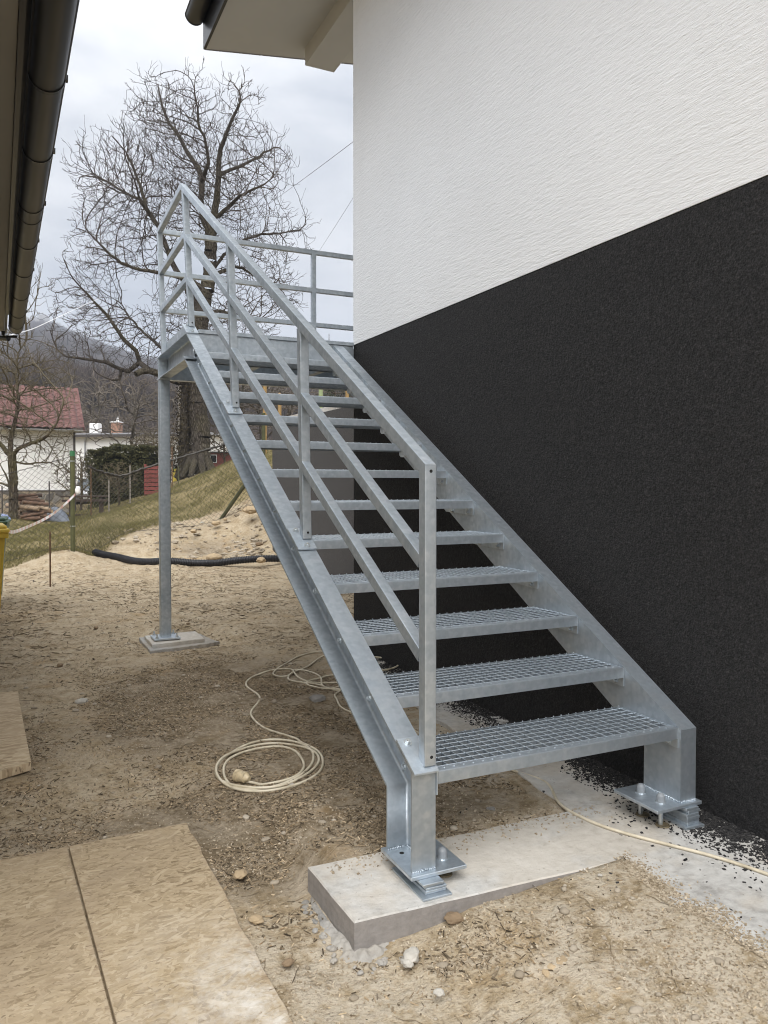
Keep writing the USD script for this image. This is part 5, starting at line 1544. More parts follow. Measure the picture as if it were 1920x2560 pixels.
obj('downpipe', MB().cyl(loc2(sx_(217), -0.06, -0.3), loc2(sx_(217), -0.06, ZT2 - 0.3), 0.05, n=8).cyl(loc2(sx_(217), -0.06, ZT2 - 0.3), loc2(sx_(226), -0.25, ZT2 + 0.0), 0.05, n=8), mat_simple('grey_pipe', (0.28, 0.28, 0.29), 0.5), h2)

shed = thing('red_shed', 'small red shed with a white-framed window on the lawn crest right of the walnut', 'shed')
g = at_px(540, 1155, 31)
REDW = mat_simple('faded_red_boards', (0.20, 0.06, 0.05), 0.8, 0, 0.2, 3)
RS = rot_z(-0.25)
zc_ = at_px(540, 1147, 31)[2]
obj('wall', MB().obox((g[0], g[1], zc_ - 0.2), (0.72, 0.5, 0.42), RS), REDW, shed)
obj('roof', MB().obox((g[0], g[1], zc_ + 0.24), (0.80, 0.58, 0.025), RS), DARKTRIM, shed)
w_ = np.array([g[0], g[1], zc_]) + RS @ np.array([-0.22, -0.51, -0.02])
obj('window_pane', MB().obox(w_, (0.24, 0.006, 0.14), RS), HOLE, shed)
fr_ = MB()
for dx, dz, hx, hz in ((0, 0.15, 0.26, 0.012), (0, -0.15, 0.26, 0.012), (-0.25, 0, 0.012, 0.15), (0.25, 0, 0.012, 0.15), (0.02, 0, 0.01, 0.14)):
    fr_.obox(w_ + RS @ np.array([dx, -0.012, dz]), (hx, 0.008, hz), RS)
obj('window_frame', fr_, WALLW, shed)

# red board fence
rf_ = thing('red_board_fence', 'short red board fence right of the hedge', 'fence')
a, b = at_px(362, 1213, 25.6), at_px(410, 1213, 25.6)
REDB = mat_simple('red_painted_boards', (0.17, 0.038, 0.03), 0.6, 0, 0.15, 3)
u = np.array([(b - a)[0], (b - a)[1], 0])
L = np.linalg.norm(u)
u /= L
Rf = np.stack([u, [-u[1], u[0], 0], [0, 0, 1.0]], 1)
gm_ = min(ghp(a[0], a[1]), ghp(b[0], b[1]))
zt_ = at_px(380, 1164, 25.6)[2]
nb = 7
for k in range(nb):
    z = gm_ + 0.05 + (zt_ - gm_ - 0.05) * (k + 0.5) / nb
    c = (a + b) / 2
    obj('board', MB().obox((c[0], c[1], z), (L / 2, 0.011, (zt_ - gm_) / nb * 0.39), Rf), REDB, rf_)
for s in (0.02, 0.98):
    c = a + (b - a) * s
    obj('post', MB().obox((c[0] - Rf[0, 1] * -0.04, c[1] + 0.05, (gm_ + zt_) / 2 - 0.1), (0.035, 0.035, (zt_ - gm_) / 2 + 0.15), Rf), REDB, rf_)

# bench rails on the lawn
bench = thing('wooden_rail_bench', 'dark wooden rail bench across the lawn behind the green post', 'bench')
DKW = mat_simple('dark_old_wood', (0.055, 0.038, 0.028), 0.8, 0, 0.3, 8)
def rail_px(p0, p1, dep, hz, parent, nm, hy=0.05):
    A, B = at_px(*p0, dep), at_px(*p1, dep)
    uu = B - A
    ll = np.linalg.norm(uu)
    uu /= ll
    vv = np.cross([0, 0, 1.0], uu)
    vv /= np.linalg.norm(vv)
    obj(nm, MB().obox((A + B) / 2, (ll / 2, hy, hz), np.stack([uu, vv, np.cross(uu, vv)], 1), b=0.005), DKW, parent)
rail_px((156, 1241), (272, 1241), 23, 0.022, bench, 'seat_board', 0.14)
rail_px((155, 1252), (272, 1251), 22.85, 0.034, bench, 'rail', 0.03)
for px in (178, 253):
    p = at_px(px, 1250, 22.95)
    gz = ghp(p[0], p[1])
    obj('leg', box(p[0] - 0.06, p[0] + 0.06, p[1] - 0.05, p[1] + 0.05, gz - 0.1, p[2] + 0.10), DKW, bench)
p = at_px(178, 1270, 22.9)
obj('foot_beam', box(p[0] - 0.30, p[0] + 0.75, p[1] - 0.05, p[1] + 0.05, ghp(p[0], p[1]) - 0.02, ghp(p[0], p[1]) + 0.07), DKW, bench)

# log pile and tarpaulins
LOGE = mat_simple('cut_log_ends', (0.40, 0.29, 0.18), 0.85, 0, 0.2, 12)
LOGB = [mat_simple('log_bark_%s' % nm, c, 0.9, 0, 0.3, 9) for nm, c in (('dark', (0.07, 0.045, 0.033)), ('brown', (0.15, 0.09, 0.06)), ('pale', (0.30, 0.22, 0.15)))]
r = np.random.default_rng(15)
def one_log(k, row, colx):
    c = at_px(48 + colx, 1296 - 9.5 * row, 20.5 + r.uniform(-0.3, 0.5))
    c[2] = max(c[2], ghp(c[0], c[1]) + 0.05)
    a = r.normal(-0.1, 0.35)
    d = np.array([math.cos(a), math.sin(a) * 1.0, r.normal(0.0, 0.10)])
    ll, rr = r.uniform(0.20, 0.42), r.uniform(0.035, 0.065)
    t = thing('log', None, None)
    obj('bark', MB().cyl(c - d * ll, c + d * ll, rr, rr * 0.9, n=9, caps=False), LOGB[r.integers(0, 3)], t, smooth=True)
    obj('cut_end', MB().cyl(c - d * ll, c - d * (ll - 0.002), rr * 0.99, n=9), LOGE, t)
    obj('cut_end', MB().cyl(c + d * (ll - 0.002), c + d * ll, rr * 0.90, n=9), LOGE, t)
    meta(t, 'split log in the heap between the fruit tree and the grey tarpaulin', 'log', 'logs in the heap by the fruit tree')
k = 0
for row, (n, x0, x1) in enumerate([(7, 5, 62), (7, 0, 66), (6, 0, 58), (5, 5, 52), (4, 8, 45), (3, 8, 34), (2, 8, 22)]):
    for q in range(n):
        one_log(k, row, x0 + (x1 - x0) * (q + r.random() * 0.6) / n)
        k += 1
def tarp(name, label, px0, px1, py_top, dep, col, seed):
    A, B = at_px(px0, 1290, dep), at_px(px1, 1290, dep)
    zt = at_px((px0 + px1) / 2, py_top, dep)[2]
    n = 22
    V, F = [], []
    for i in range(n):
        for j in range(n):
            s, t = i / (n - 1), j / (n - 1)
            p = A + (B - A) * s + np.array([0, 1.0, 0]) * (t - 0.5) * 1.3
            w = (math.sin(math.pi * min(max(s, 0), 1)) ** 0.6) * (math.sin(math.pi * t) ** 0.6)
            g = ghp(p[0], p[1]) + 0.01
            z = g + max(zt - g, 0.05) * w * (0.78 + 0.5 * float(meshkit.fbm(np.array([s * 4, t * 4, seed]), 3, seed)) - 0.05)
            V.append((p[0], p[1], z))
    for i in range(n - 1):
        for j in range(n - 1):
            a = i * n + j
            F.append((a, a + n, a + n + 1, a + 1))
    t = thing(name, label, 'tarpaulin')
    obj('sheet', (np.array(V), np.array(F)), mat_simple(name + '_sheet_%d' % seed, col, 0.45, 0, 0.15, 5, 0.02, 6), t, smooth=30)
tarp('tarpaulin', 'grey tarpaulin over a heap right of the logs', 104, 172, 1266, 21.3, (0.12, 0.135, 0.16), 3)
tarp('tarpaulin', 'pale blue tarpaulin low at the left edge, left of the fruit tree', -40, 27, 1284, 20.2, (0.20, 0.25, 0.42), 4)

# parked car behind the hedge
car = thing('parked_car', 'silver car parked between the green fence post and the hedge', 'car')
CARP = mat_simple('silver_car_paint', (0.42, 0.43, 0.44), 0.25, 0.6, 0.05)
GLASSM = mat_simple('dark_car_glass', (0.05, 0.065, 0.075), 0.08, 0.0, 0.1)
cc_ = at_px(234, 1235, 40)
gz = 0.18
RC = rot_z(-0.2)
def put(mb):
    v, f = mb.get()
    return MB().add(v @ RC.T + (cc_[0], cc_[1], gz), f)
obj('body', put(poly_prism([(-2.0, 0.25), (-2.02, 0.62), (-1.9, 0.78), (-1.0, 0.88), (0.9, 0.9), (1.75, 0.88), (1.95, 0.7), (1.98, 0.28)], -0.82, 0.82, 'x')), CARP, car)
obj('cabin', put(poly_prism([(-1.0, 0.88), (-0.35, 1.36), (0.95, 1.38), (1.6, 0.9)], -0.70, 0.70, 'x')), GLASSM, car)
obj('car_roof', put(poly_prism([(-0.33, 1.365), (0.93, 1.385), (0.93, 1.42), (-0.30, 1.40)], -0.69, 0.69, 'x')), CARP, car)
for y in (-1.3, 1.25):
    for s in (-1, 1):
        obj('wheel', put(MB().cyl((s * 0.66, y, 0.3), (s * 0.84, y, 0.3), 0.30, n=16)), CAMBLK, car)
for s in (-1, 1):
    obj('headlight', put(MB().box(s * 0.6 - 0.14, s * 0.6 + 0.14, -2.035, -2.0, 0.56, 0.72, b=0.01)), WALLW, car)
obj('number_plate', put(MB().box(-0.25, 0.25, -2.03, -2.015, 0.38, 0.49)), WALLW, car)

pole = thing('utility_pole', 'pale grey wooden utility pole just left of the walnut trunk', 'pole')
g = ground_at(457, 31.5)
POLEW = mat_simple('weathered_pole', (0.24, 0.215, 0.185), 0.9, 0, 0.15, 3)
obj('shaft', MB().cyl((g[0], g[1], g[2] - 0.3), (g[0], g[1], 6.0), 0.19, 0.15, n=12), POLEW, pole, smooth=40)
obj('pipe', MB().cyl((g[0] + 0.34, g[1], g[2] - 0.3), (g[0] + 0.34, g[1], 4.6), 0.04, n=8), mat_simple('pale_conduit', (0.42, 0.40, 0.37), 0.6), pole)
meter = thing('meter_box', 'small white box at the foot of the walnut trunk', 'box')
p = at_px(466, 1158, 29.5)
obj('case', MB().box(p[0] - 0.16, p[0] + 0.16, p[1] - 0.1, p[1] + 0.1, ghp(p[0], p[1]) - 0.05, p[2] + 0.32, b=0.02), WALLW, meter)
obj('door', MB().box(p[0] - 0.13, p[0] + 0.13, p[1] - 0.108, p[1] - 0.1, ghp(p[0], p[1]) + 0.06, p[2] + 0.28, b=0.002), WALLW, meter)
tub = thing('yellow_bin', 'low yellow and green bin on the lawn crest right of the landing column', 'bin')
p = at_px(438, 1178, 31)
gz = ghp(p[0], p[1])
obj('body', MB().cyl((p[0], p[1], gz - 0.05), (p[0], p[1], p[2] + 0.10), 0.10, 0.12, n=12), mat_simple('yellow_tub', (0.55, 0.42, 0.06), 0.5), tub)
obj('lid', MB().cyl((p[0], p[1], p[2] + 0.10), (p[0], p[1], p[2] + 0.14), 0.15, n=12), mat_simple('green_tub_lid', (0.03, 0.12, 0.06), 0.5), tub)

# ------------------------------------------------------------------ fences
GREENP = mat_simple('green_mossy_post', (0.07, 0.072, 0.026), 0.65, 0, 0.35, 4)
GREENC = mat_simple('green_cap', (0.035, 0.15, 0.06), 0.5)
WIRE = mat_simple('old_fence_wire', (0.06, 0.055, 0.048), 0.6, 0.5, 0.2, 5)
fence = thing('chain_link_fence', 'sagging chain-link fence on green posts across the foot of the lawn', 'fence')
fp = np.array([0.789, 12.336])
gz = ghp(*fp)
post = obj('post', MB().cyl((fp[0], fp[1], gz - 0.3), (fp[0] + 0.006, fp[1] + 0.02, 1.715), 0.033, n=14), GREENP, fence, smooth=40)
obj('post_cap', MB().cyl((fp[0] + 0.006, fp[1] + 0.02, 1.66), (fp[0] + 0.006, fp[1] + 0.02, 1.735), 0.036, n=14), GREENC, post, smooth=40)
for z in (1.58, 0.62):
    obj('wire_band', MB().cyl((fp[0] + 0.004, fp[1] + 0.01, z), (fp[0] + 0.004, fp[1] + 0.01, z + 0.012), 0.036, n=14), ZINC, post)
b0 = at_px(548, 1286, 13.9)
b0[2] = ghp(b0[0], b0[1]) - 0.05
b1 = at_px(655, 1150, 13.7)
obj('brace', MB().cyl(b0, b1, 0.034, n=12), GREENP, fence, smooth=40, label='leaning green brace post on the bank')
obj('post', MB().cyl((b1[0] + 0.03, b1[1], ghp(b1[0], b1[1]) - 0.2), (b1[0] + 0.03, b1[1], 2.5), 0.034, n=12), GREENP, fence, smooth=40)
tops = [(at_px(-180, 1232, 10.9), 0), (at_px(43, 1175, 11.2), 0), (np.array([fp[0], fp[1], 1.66]), 1), (at_px(240, 1176, 12.1), 0), (at_px(300, 1192, 12.6), 0), (at_px(396, 1159, 12.9), 0), (at_px(480, 1135, 13.3), 0), (at_px(560, 1111, 13.7), 0), (at_px(655, 1085, 13.75), 1)]
TP = np.array([t[0] for t in tops])
S = np.concatenate([[0], np.cumsum(np.linalg.norm(np.diff(TP[:, :2], axis=0), axis=1))])
def fpt(s, t):
    x, y = np.interp(s, S, TP[:, 0]), np.interp(s, S, TP[:, 1])
    zt = np.interp(s, S, TP[:, 2])
    zb = gh(x, y, False) + 0.03
    bul = 0.03 * np.sin(s * 2.1) * np.sin(t * 3.1)
    return np.stack([x, y + bul, zb + (zt - zb) * t], -1)
def mesh_wires():
    sp, H = 0.092, 1.42
    A, B = [], []
    for sgn in (1, -1):
        for s0 in np.arange(-H, S[-1] + H, sp):
            t = np.linspace(0, 1, 10)
            s = s0 + sgn * t * H
            P = fpt(np.clip(s, 0, S[-1]), t)
            ok = (s[:-1] >= 0) & (s[1:] >= 0) & (s[:-1] <= S[-1]) & (s[1:] <= S[-1])
            A.append(P[:-1][ok])
            B.append(P[1:][ok])
    A, B = np.vstack(A), np.vstack(B)
    return tubes_mesh(A, B, np.full(len(A), 0.0024), np.full(len(A), 0.0024), 3)
obj('wire_mesh', mesh_wires(), WIRE, fence, kind='stuff')
for t, rr in ((1.0, 0.0045), (0.52, 0.0022), (0.03, 0.0028)):
    s = np.linspace(0, S[-1], 90)
    P = fpt(s, np.full_like(s, t))
    P[:, 2] -= 0.02 * np.abs(np.sin(s * 1.6))
    obj('strand_wire', tube(P, rr, 5), WIRE, fence)
s = np.linspace(S[3] - 0.2, S[7] + 0.4, 70)
P = fpt(s, np.full_like(s, 1.0))
P += np.random.default_rng(2).normal(0, 0.006, P.shape)
obj('rolled_top', tube(P, 0.018, 6), WIRE, fence, label='dark rolled-over top edge of the mesh')
# pale tape from post to bin
tape = thing('barrier_tape', 'white and red tape hanging from the green post to the bins', 'tape')
tp = [np.array([fp[0] + 0.04, fp[1] - 0.04, 1.10])] + [np.array(q) for q in ((0.63, 11.9, 0.93), (0.422, 11.417, 0.80), (0.114, 10.233, 0.715), (-0.03, 9.35, 0.725), (-0.08, 9.05, 0.80))]
TPP = spline(tp, 60)
tw = MB()
V, F = [], []
for i, q in enumerate(TPP):
    w = np.array([0, 0.012 * math.sin(i * 0.35), 0.019])
    V += [q - w, q + w]
    if i:
        F.append((2 * i - 2, 2 * i - 1, 2 * i + 1, 2 * i))
V = np.array(V)
mt = Mat('white_red_tape')
wv = mt.n('wave_texture', vector=mt.pos(), scale=1.6, bands_direction='y') + '.fac'
cT = mt.mix(mt.mr(wv, 0.72, 0.78, 0, 0.75), (0.78, 0.75, 0.73), (0.62, 0.30, 0.26))
obj('ribbon', (np.vstack([V, V + (0, 0.0006, 0)]), np.vstack([np.array(F), np.array(F)[:, ::-1] + len(V)])), mt.done(base_color=cT, roughness=0.4), tape)
kn = np.array([fp[0] + 0.075, fp[1] - 0.05, 1.16])
obj('knot', moved(rock((0.075, 0.05, 0.12), 3, 2, 1.0, 0.4), kn), WALLW, tape, smooth=40)
# single rods and posts
def rod(name, label, px, py0, py1, dep, r, mat, cat='post', group=None, base=True, cap=None):
    a = at_px(px, py0, dep)
    z0 = ghp(a[0], a[1]) - 0.15
    t = thing(name, label, cat, group)
    obj('shaft', MB().cyl((a[0] - 0.004, a[1], z0), (a[0], a[1], a[2]), r, n=8), mat, t, smooth=40)
    obj('tip', MB().cyl((a[0], a[1], a[2]), (a[0], a[1], a[2] + r * 0.6), r * 0.95, r * 0.4, n=8), cap or mat, t)
rod('rusty_rod', 'thin rusty steel rod standing in the earth below the green post', 125, 1330, 1468, 9.32, 0.0095, RUST, 'rod')
FP = 'rusty posts of the far fence'
for px, a, b, dd, lb in ((123, 1203, 1256, 24, 'dark thin post in front of the cottage stone base'), (5, 1215, 1275, 24, 'dark thin post at the far left edge, left of the fruit tree'), (227, 1165, 1272, 22, 'rusty post in front of the hedge left end'), (272, 1200, 1266, 22, 'pale short post at the right end of the rail bench'), (325, 1165, 1218, 24, 'grey post in front of the red board fence'), (430, 1118, 1220, 23, 'rusty post just right of the landing column'), (446, 1165, 1215, 25, 'short green post right of the landing column')):
    rod('fence_post', lb, px, a, b, dd, 0.020, RUST if px in (227, 430) else POLEW if px in (272, 325) else GREENP if px == 446 else DARKTRIM, 'post')
YELW = mat_simple('yellow_ochre_post', (0.30, 0.19, 0.07), 0.7, 0, 0.2, 6)
LGREEN = mat_simple('pale_green_post', (0.30, 0.36, 0.18), 0.6, 0, 0.2, 4)
rod('garden_post', 'ochre post behind the treads, left of the dark terrace wall', 662, 965, 1095, 19, 0.05, YELW)
rod('garden_post', 'second ochre post seen between treads near the middle railing post', 699, 985, 1040, 21, 0.05, YELW)
rod('garden_post', 'pale green post behind the landing treads near the dark evergreen', 802, 972, 1025, 18, 0.05, LGREEN)
rod('garden_post', 'short ochre post at the right of the pale green post, near the stringer', 868, 975, 1000, 18.5, 0.045, YELW)
# overhead wires
WBLK = mat_simple('overhead_cable', (0.13, 0.13, 0.135), 0.6)
def overhead(label, p, q, sag, r):
    p, q = np.array(p, float), np.array(q, float)
    t = np.linspace(0, 1, 40)[:, None]
    P = p + (q - p) * t - np.array([0, 0, 1.0]) * sag * 4 * t * (1 - t)
    o = obj('overhead_wire', tube(P, r, 5), WBLK)
    meta(o, label, 'wire')
A, B = at_px(682, 500, 26), at_px(884, 350, 17)
overhead('upper thin wire slanting up from the walnut to the house eave', A - (B - A) * 0.5, B + (B - A) * 0.35, 0.05, 0.006)
A, B = at_px(805, 615, 24), at_px(884, 490, 17)
overhead('lower thin wire slanting steeply up towards the house corner', A - (B - A) * 0.5, B + (B - A) * 0.6, 0.03, 0.004)
A, B = at_px(0, 845, 9), at_px(105, 812, 16)
o = obj('overhead_wire', tube(spline([A - (B - A) * 0.2, A, (A + B) / 2 - (0, 0, 0.02), B, at_px(250, 745, 26)], 40), 0.007, 6), mat_simple('white_cable', (0.75, 0.75, 0.76), 0.5))
meta(o, 'white cable running from under the left eave towards the walnut', 'wire')

# ------------------------------------------------------------------ loose things on the ground
STONEM = [mat_simple('loose_stone_%s' % nm, c, 0.9, 0, 0.2, 22, 0.004, 70) for nm, c in (('tan', (0.36, 0.27, 0.165)), ('grey', (0.25, 0.235, 0.215)), ('white', (0.43, 0.40, 0.35)), ('brown', (0.215, 0.15, 0.09)))]
def gp(px, py, z=-0.04):
    d = fw + rt * ((px - 957.06) / 1944.56) + up * (-(py - 1261.14) / 1944.56)
    for _ in range(6):
        t = (z - CAM_Z) / d[2]
        z = ghp(d[0] * t, d[1] * t)
    return np.array([d[0] * t, d[1] * t, z])
STONES = [[1.596,4.237,-0.03,0.1,1,"long grey stone on the earth left of the stringer, below the cable tangle"],[1.042,3.081,-0.04,0.05,2,"pale stone just right of the coiled cord"],[1.159,1.952,-0.05,0.055,3,"brown clod against the front edge of the concrete slab"],[0.976,1.871,-0.07,0.06,2,"white concrete lump near the front corner of the slab"],[0.953,1.849,-0.07,0.035,2,"smaller white lump below the one at the slab corner"],[1.31,1.64,-0.05,0.06,0,"largest tan clod of the group in the bottom right foreground"],[1.273,1.639,-0.05,0.045,0,"tan clod left of the largest one in the foreground group"],[1.327,1.62,-0.05,0.035,1,"grey stone right of the largest clod in the foreground"],[1.248,1.628,-0.05,0.03,0,"small tan crumb at the lower left of the foreground clods"],[0.963,1.693,-0.06,0.03,2,"small pale stone near the bottom edge left of centre"],[2.766,11.834,0.099,0.26,0,"large pale rock behind the black pipe"],[3.326,11.236,0.098,0.17,0,"tan rock in front of the black pipe near the stringer"],[3.152,13.325,0.563,0.16,0,"tan rock on the bank below the leaning green brace"],[3.345,13.456,0.623,0.1,0,"small tan rock on the bank, right neighbour of the one under the brace"],[3.661,12.978,0.773,0.26,0,"long pale rock on the crest of the bank beside the stringer"],[2.89,13.228,0.586,0.07,2,"small white rock on the bank left of the brace"],[2.718,13.085,0.449,0.13,0,"tan rock on the bank right of the landing column"],[3.592,12.222,0.266,0.12,3,"broken brown brick in the cut bank beside the stringer"],[1.072,2.338,-0.05,0.05,1,"rounded grey stone behind the left end of the slab"],[1.159,2.494,-0.03,0.045,1,"grey stone beside the left stringer foot"],[0.669,2.514,-0.07,0.05,0,"tan clod right of the strand board"],[0.647,2.247,-0.08,0.045,0,"tan stone between board and slab corner"],[0.667,2.006,-0.08,0.035,3,"brown wood knot between the board and the slab corner"],[1.641,2.484,-0.02,0.05,1,"grey stone behind the slab, under the first tread"],[1.562,2.462,-0.02,0.035,0,"tan stone behind the slab near the left stringer foot"],[2.451,2.181,0.0,0.02,0,"tiny tan pebble by the black wall right of the stringer foot"],[1.658,1.893,0.0,0.016,2,"tiny white pebble on the dirt right of the slab front edge"],[1.423,7.115,-0.03,0.04,3,"dark clod on the earth right of the column pad"],[0.642,7.184,-0.02,0.05,3,"dark clod on the earth left of the column"],[0.348,4.79,-0.03,0.07,2,"scrap of white foam on the earth above the boards"],[0.283,5.836,-0.03,0.05,3,"dark clod right of the plywood sheet"]]
for k, (x, y, z, size, mat, lb) in enumerate(STONES):
    o = obj('stone', moved(rock((size, size * 0.75, size * 0.7), 100 + k, 3, 0.75, 0.34), (x, y, z + size * 0.12), k * 1.3), STONEM[mat], smooth=35)
    meta(o, lb, 'stone')
def mat_chips(name, lo, hi):
    m = Mat(name)
    r_ = m.tone()
    n = m.noise(120, 3, 0.6)
    c = m.ramp(m.math('multiply_add', n, 0.35, m.math('multiply', r_, 0.75)), [(0.15, lo), (0.9, hi)])
    return m.done(base_color=c, roughness=0.9, specular_ior_level=0.2)
CHIPD = mat_chips('dark_bark_chips', (0.04, 0.029, 0.019), (0.34, 0.262, 0.17))
CHIPL = mat_chips('pale_wood_chips', (0.26, 0.18, 0.10), (0.58, 0.46, 0.31))
GRIT = mat_chips('grit_and_crumbs', (0.23, 0.178, 0.115), (0.48, 0.405, 0.305))
BLKCR = mat_chips('black_plaster_crumbs', (0.008, 0.008, 0.009), (0.055, 0.052, 0.050))
PEBBLE = mat_chips('pebbles', (0.22, 0.178, 0.125), (0.42, 0.365, 0.29))
def blocked(x, y):
    b = (x < 0.605) & (y < 3.0) | (x > 0.845) & (x < 1.82) & (y > 1.95) & (y < 2.345) | (x > 1.76) & (y < 1.95) | (x > 1.88) & (y > 1.9) & (y < 5.5) | (x < 0.045) & (y > 3.65) & (y < 5.15) | (x > 0.95) & (x < 1.48) & (y > 6.25) & (y < 6.85)
    return b
def scatter(n, dens, seed, lo, hi):
    """Random plan points thinned by a density function."""
    r = np.random.default_rng(seed)
    X, Y = [], []
    tot = 0
    while tot < n:
        y = lo[1] * (hi[1] / lo[1]) ** r.random(40000)
        x = lo[0] + (hi[0] - lo[0]) * r.random(40000)
        k = (r.random(40000) < dens(x, y)) & ~blocked(x, y) & (x > -0.02 * y - 0.12) & (x < np.where(y > 6, 3.6, 2.34)) & (y < grass_line(x) + 0.5)
        X.append(x[k]); Y.append(y[k])
        tot += k.sum()
    return np.concatenate(X)[:n], np.concatenate(Y)[:n]
def chips_mesh(x, y, length, width, thick, seed, tilt=0.16, lift=0.3):
    r = np.random.default_rng(seed)
    n = len(x)
    z = gh(x, y)
    a = r.random(n) * 2 * math.pi
    L, W, T = length(r, n) / 2, width(r, n) / 2, thick(r, n) / 2
    tx, ty = r.normal(0, tilt, n), r.normal(0, tilt, n)
    u = np.stack([np.cos(a), np.sin(a), tx], 1)
    u /= np.linalg.norm(u, axis=1, keepdims=True)
    v = np.stack([-np.sin(a), np.cos(a), ty], 1)
    v -= u * (u * v).sum(1, keepdims=True)
    v /= np.linalg.norm(v, axis=1, keepdims=True)
    w = np.cross(u, v)
    c = np.stack([x, y, z + T * (1 + lift) + np.abs(tx) * L * 0.5], 1)
    jit = 1 + r.normal(0, 0.16, (n, 8, 3))
    B = BOXV[None] * jit
    V = c[:, None] + B[:, :, :1] * (L[:, None] * u)[:, None] + B[:, :, 1:2] * (W[:, None] * v)[:, None] + B[:, :, 2:] * (T[:, None] * w)[:, None]
    F = BOXF[None] + (np.arange(n) * 8)[:, None, None]
    return V.reshape(-1, 3), F.reshape(-1, 3)
def dchip(x, y):
    P = np.stack([x, y, 0 * x], 1)
    cl = meshkit.fbm(P * 4.2, 3, 12)
    return np.clip(damp_mask(x, y) * sstep(0.34, 0.62, cl) * 1.2 + (0.003 + 0.03 * sstep(5.0, 6.5, y)) * sstep(0.42, 0.62, cl), 0, 1)
U = lambda a, b: (lambda r, n: a + (b - a) * r.random(n) ** 1.8)
x, y = scatter(30000, dchip, 51, (-0.2, 1.3), (2.3, 8.5))
obj('bark_chips', chips_mesh(x, y, U(0.004, 0.027), U(0.0015, 0.0055), U(0.001, 0.0035), 52, 0.22, 0.0), CHIPD, kind='stuff', piece=8, label='dark bark chips and wood shreds strewn on the earth')
x, y = scatter(4500, lambda x, y: 0.5 * dchip(x, y) + 0.03, 53, (-0.2, 1.0), (2.3, 8.5))
obj('wood_chips', chips_mesh(x, y, U(0.004, 0.024), U(0.0015, 0.005), U(0.001, 0.003), 54, 0.2), CHIPL, kind='stuff', piece=8, label='pale wood splinters scattered on the earth')
x, y = scatter(7000, lambda x, y: sstep(5.5, 7, y) * (0.15 + sstep(0.42, 0.62, meshkit.fbm(np.stack([x * 1.5, y * 2.5, 0 * x], 1), 3, 77))), 73, (-0.2, 5.5), (3.6, 13.0))
obj('dry_stalks', chips_mesh(x, y, U(0.012, 0.075), U(0.003, 0.010), U(0.001, 0.005), 74, 0.16, 0.0), CHIPD, kind='stuff', piece=8, label='dry stalks and bark strips on the yard behind the column')
def dgrit(x, y):
    P = np.stack([x, y, 0 * x], 1)
    return np.clip(0.10 + 0.9 * sstep(0.45, 0.66, meshkit.fbm(P * 2.6, 3, 15)), 0, 1)
x, y = scatter(34000, dgrit, 55, (-0.2, 0.95), (3.6, 13))
obj('grit', chips_mesh(x, y, U(0.002, 0.009), U(0.002, 0.007), U(0.001, 0.005), 56, 0.4, 0.0), GRIT, kind='stuff', piece=8, label='grit and small earth crumbs')
def pebbles(n, seed):
    x, y = scatter(n, lambda x, y: dgrit(x, y) * 0.6 + 0.1, seed, (-0.2, 0.95), (3.6, 13))
    r = np.random.default_rng(seed + 1)
    base = trimesh.creation.icosphere(subdivisions=1)
    bv, bf = np.array(base.vertices), np.array(base.faces)
    s = 0.006 + 0.022 * r.random(n) ** 4
    z = gh(x, y)
    jit = 1 + r.normal(0, 0.13, (n, len(bv), 1))
    sc = s[:, None] * np.stack([r.uniform(0.7, 1.2, n), r.uniform(0.6, 1.0, n), r.uniform(0.35, 0.7, n)], 1) / 1.6
    V = bv[None] * jit * sc[:, None]
    V = V + np.stack([x, y, z + sc[:, 2] * 0.35], 1)[:, None]
    F = bf[None] + (np.arange(n) * len(bv))[:, None, None]
    return V.reshape(-1, 3), F.reshape(-1, 3)
obj('pebbles', pebbles(1000, 57), PEBBLE, kind='stuff', smooth=True, piece=42, label='small stones lying in the earth')
def dirt_band(x, y):                                   # crumbs brushed off the black plaster
    d = 2.35 - x
    P = np.stack([x, y, 0 * x], 1)
    cl = meshkit.fbm(P * 6.5, 4, 19)
    e = np.exp(-d / 0.055) * 3.0 * sstep(0.26, 0.5, cl) + 0.04 * np.exp(-d / 0.28) * sstep(0.58, 0.66, cl)
    return np.clip(e, 0, 1)
def crumbs(n, seed):
    r = np.random.default_rng(seed)
    X, Y = [], []
    tot = 0
    while tot < n:
        y = 1.0 * (5.4 / 1.0) ** r.random(30000)
        x = 1.45 + 0.895 * r.random(30000)
        k = r.random(30000) < dirt_band(x, y)
        X.append(x[k]); Y.append(y[k]); tot += k.sum()
    x, y = np.concatenate(X)[:n], np.concatenate(Y)[:n]
    z = np.maximum(gh(x, y), np.where((y < 2.33) & (x > 1.8), 0.0, np.where(x > 2.12, -0.006, -0.2)))
    V, F = chips_mesh(x, y, U(0.002, 0.013), U(0.002, 0.010), U(0.001, 0.004), seed + 1, 0.15)
    V = V.reshape(n, 8, 3)
    V[:, :, 2] += (z - gh(x, y))[:, None]
    return V.reshape(-1, 3), F
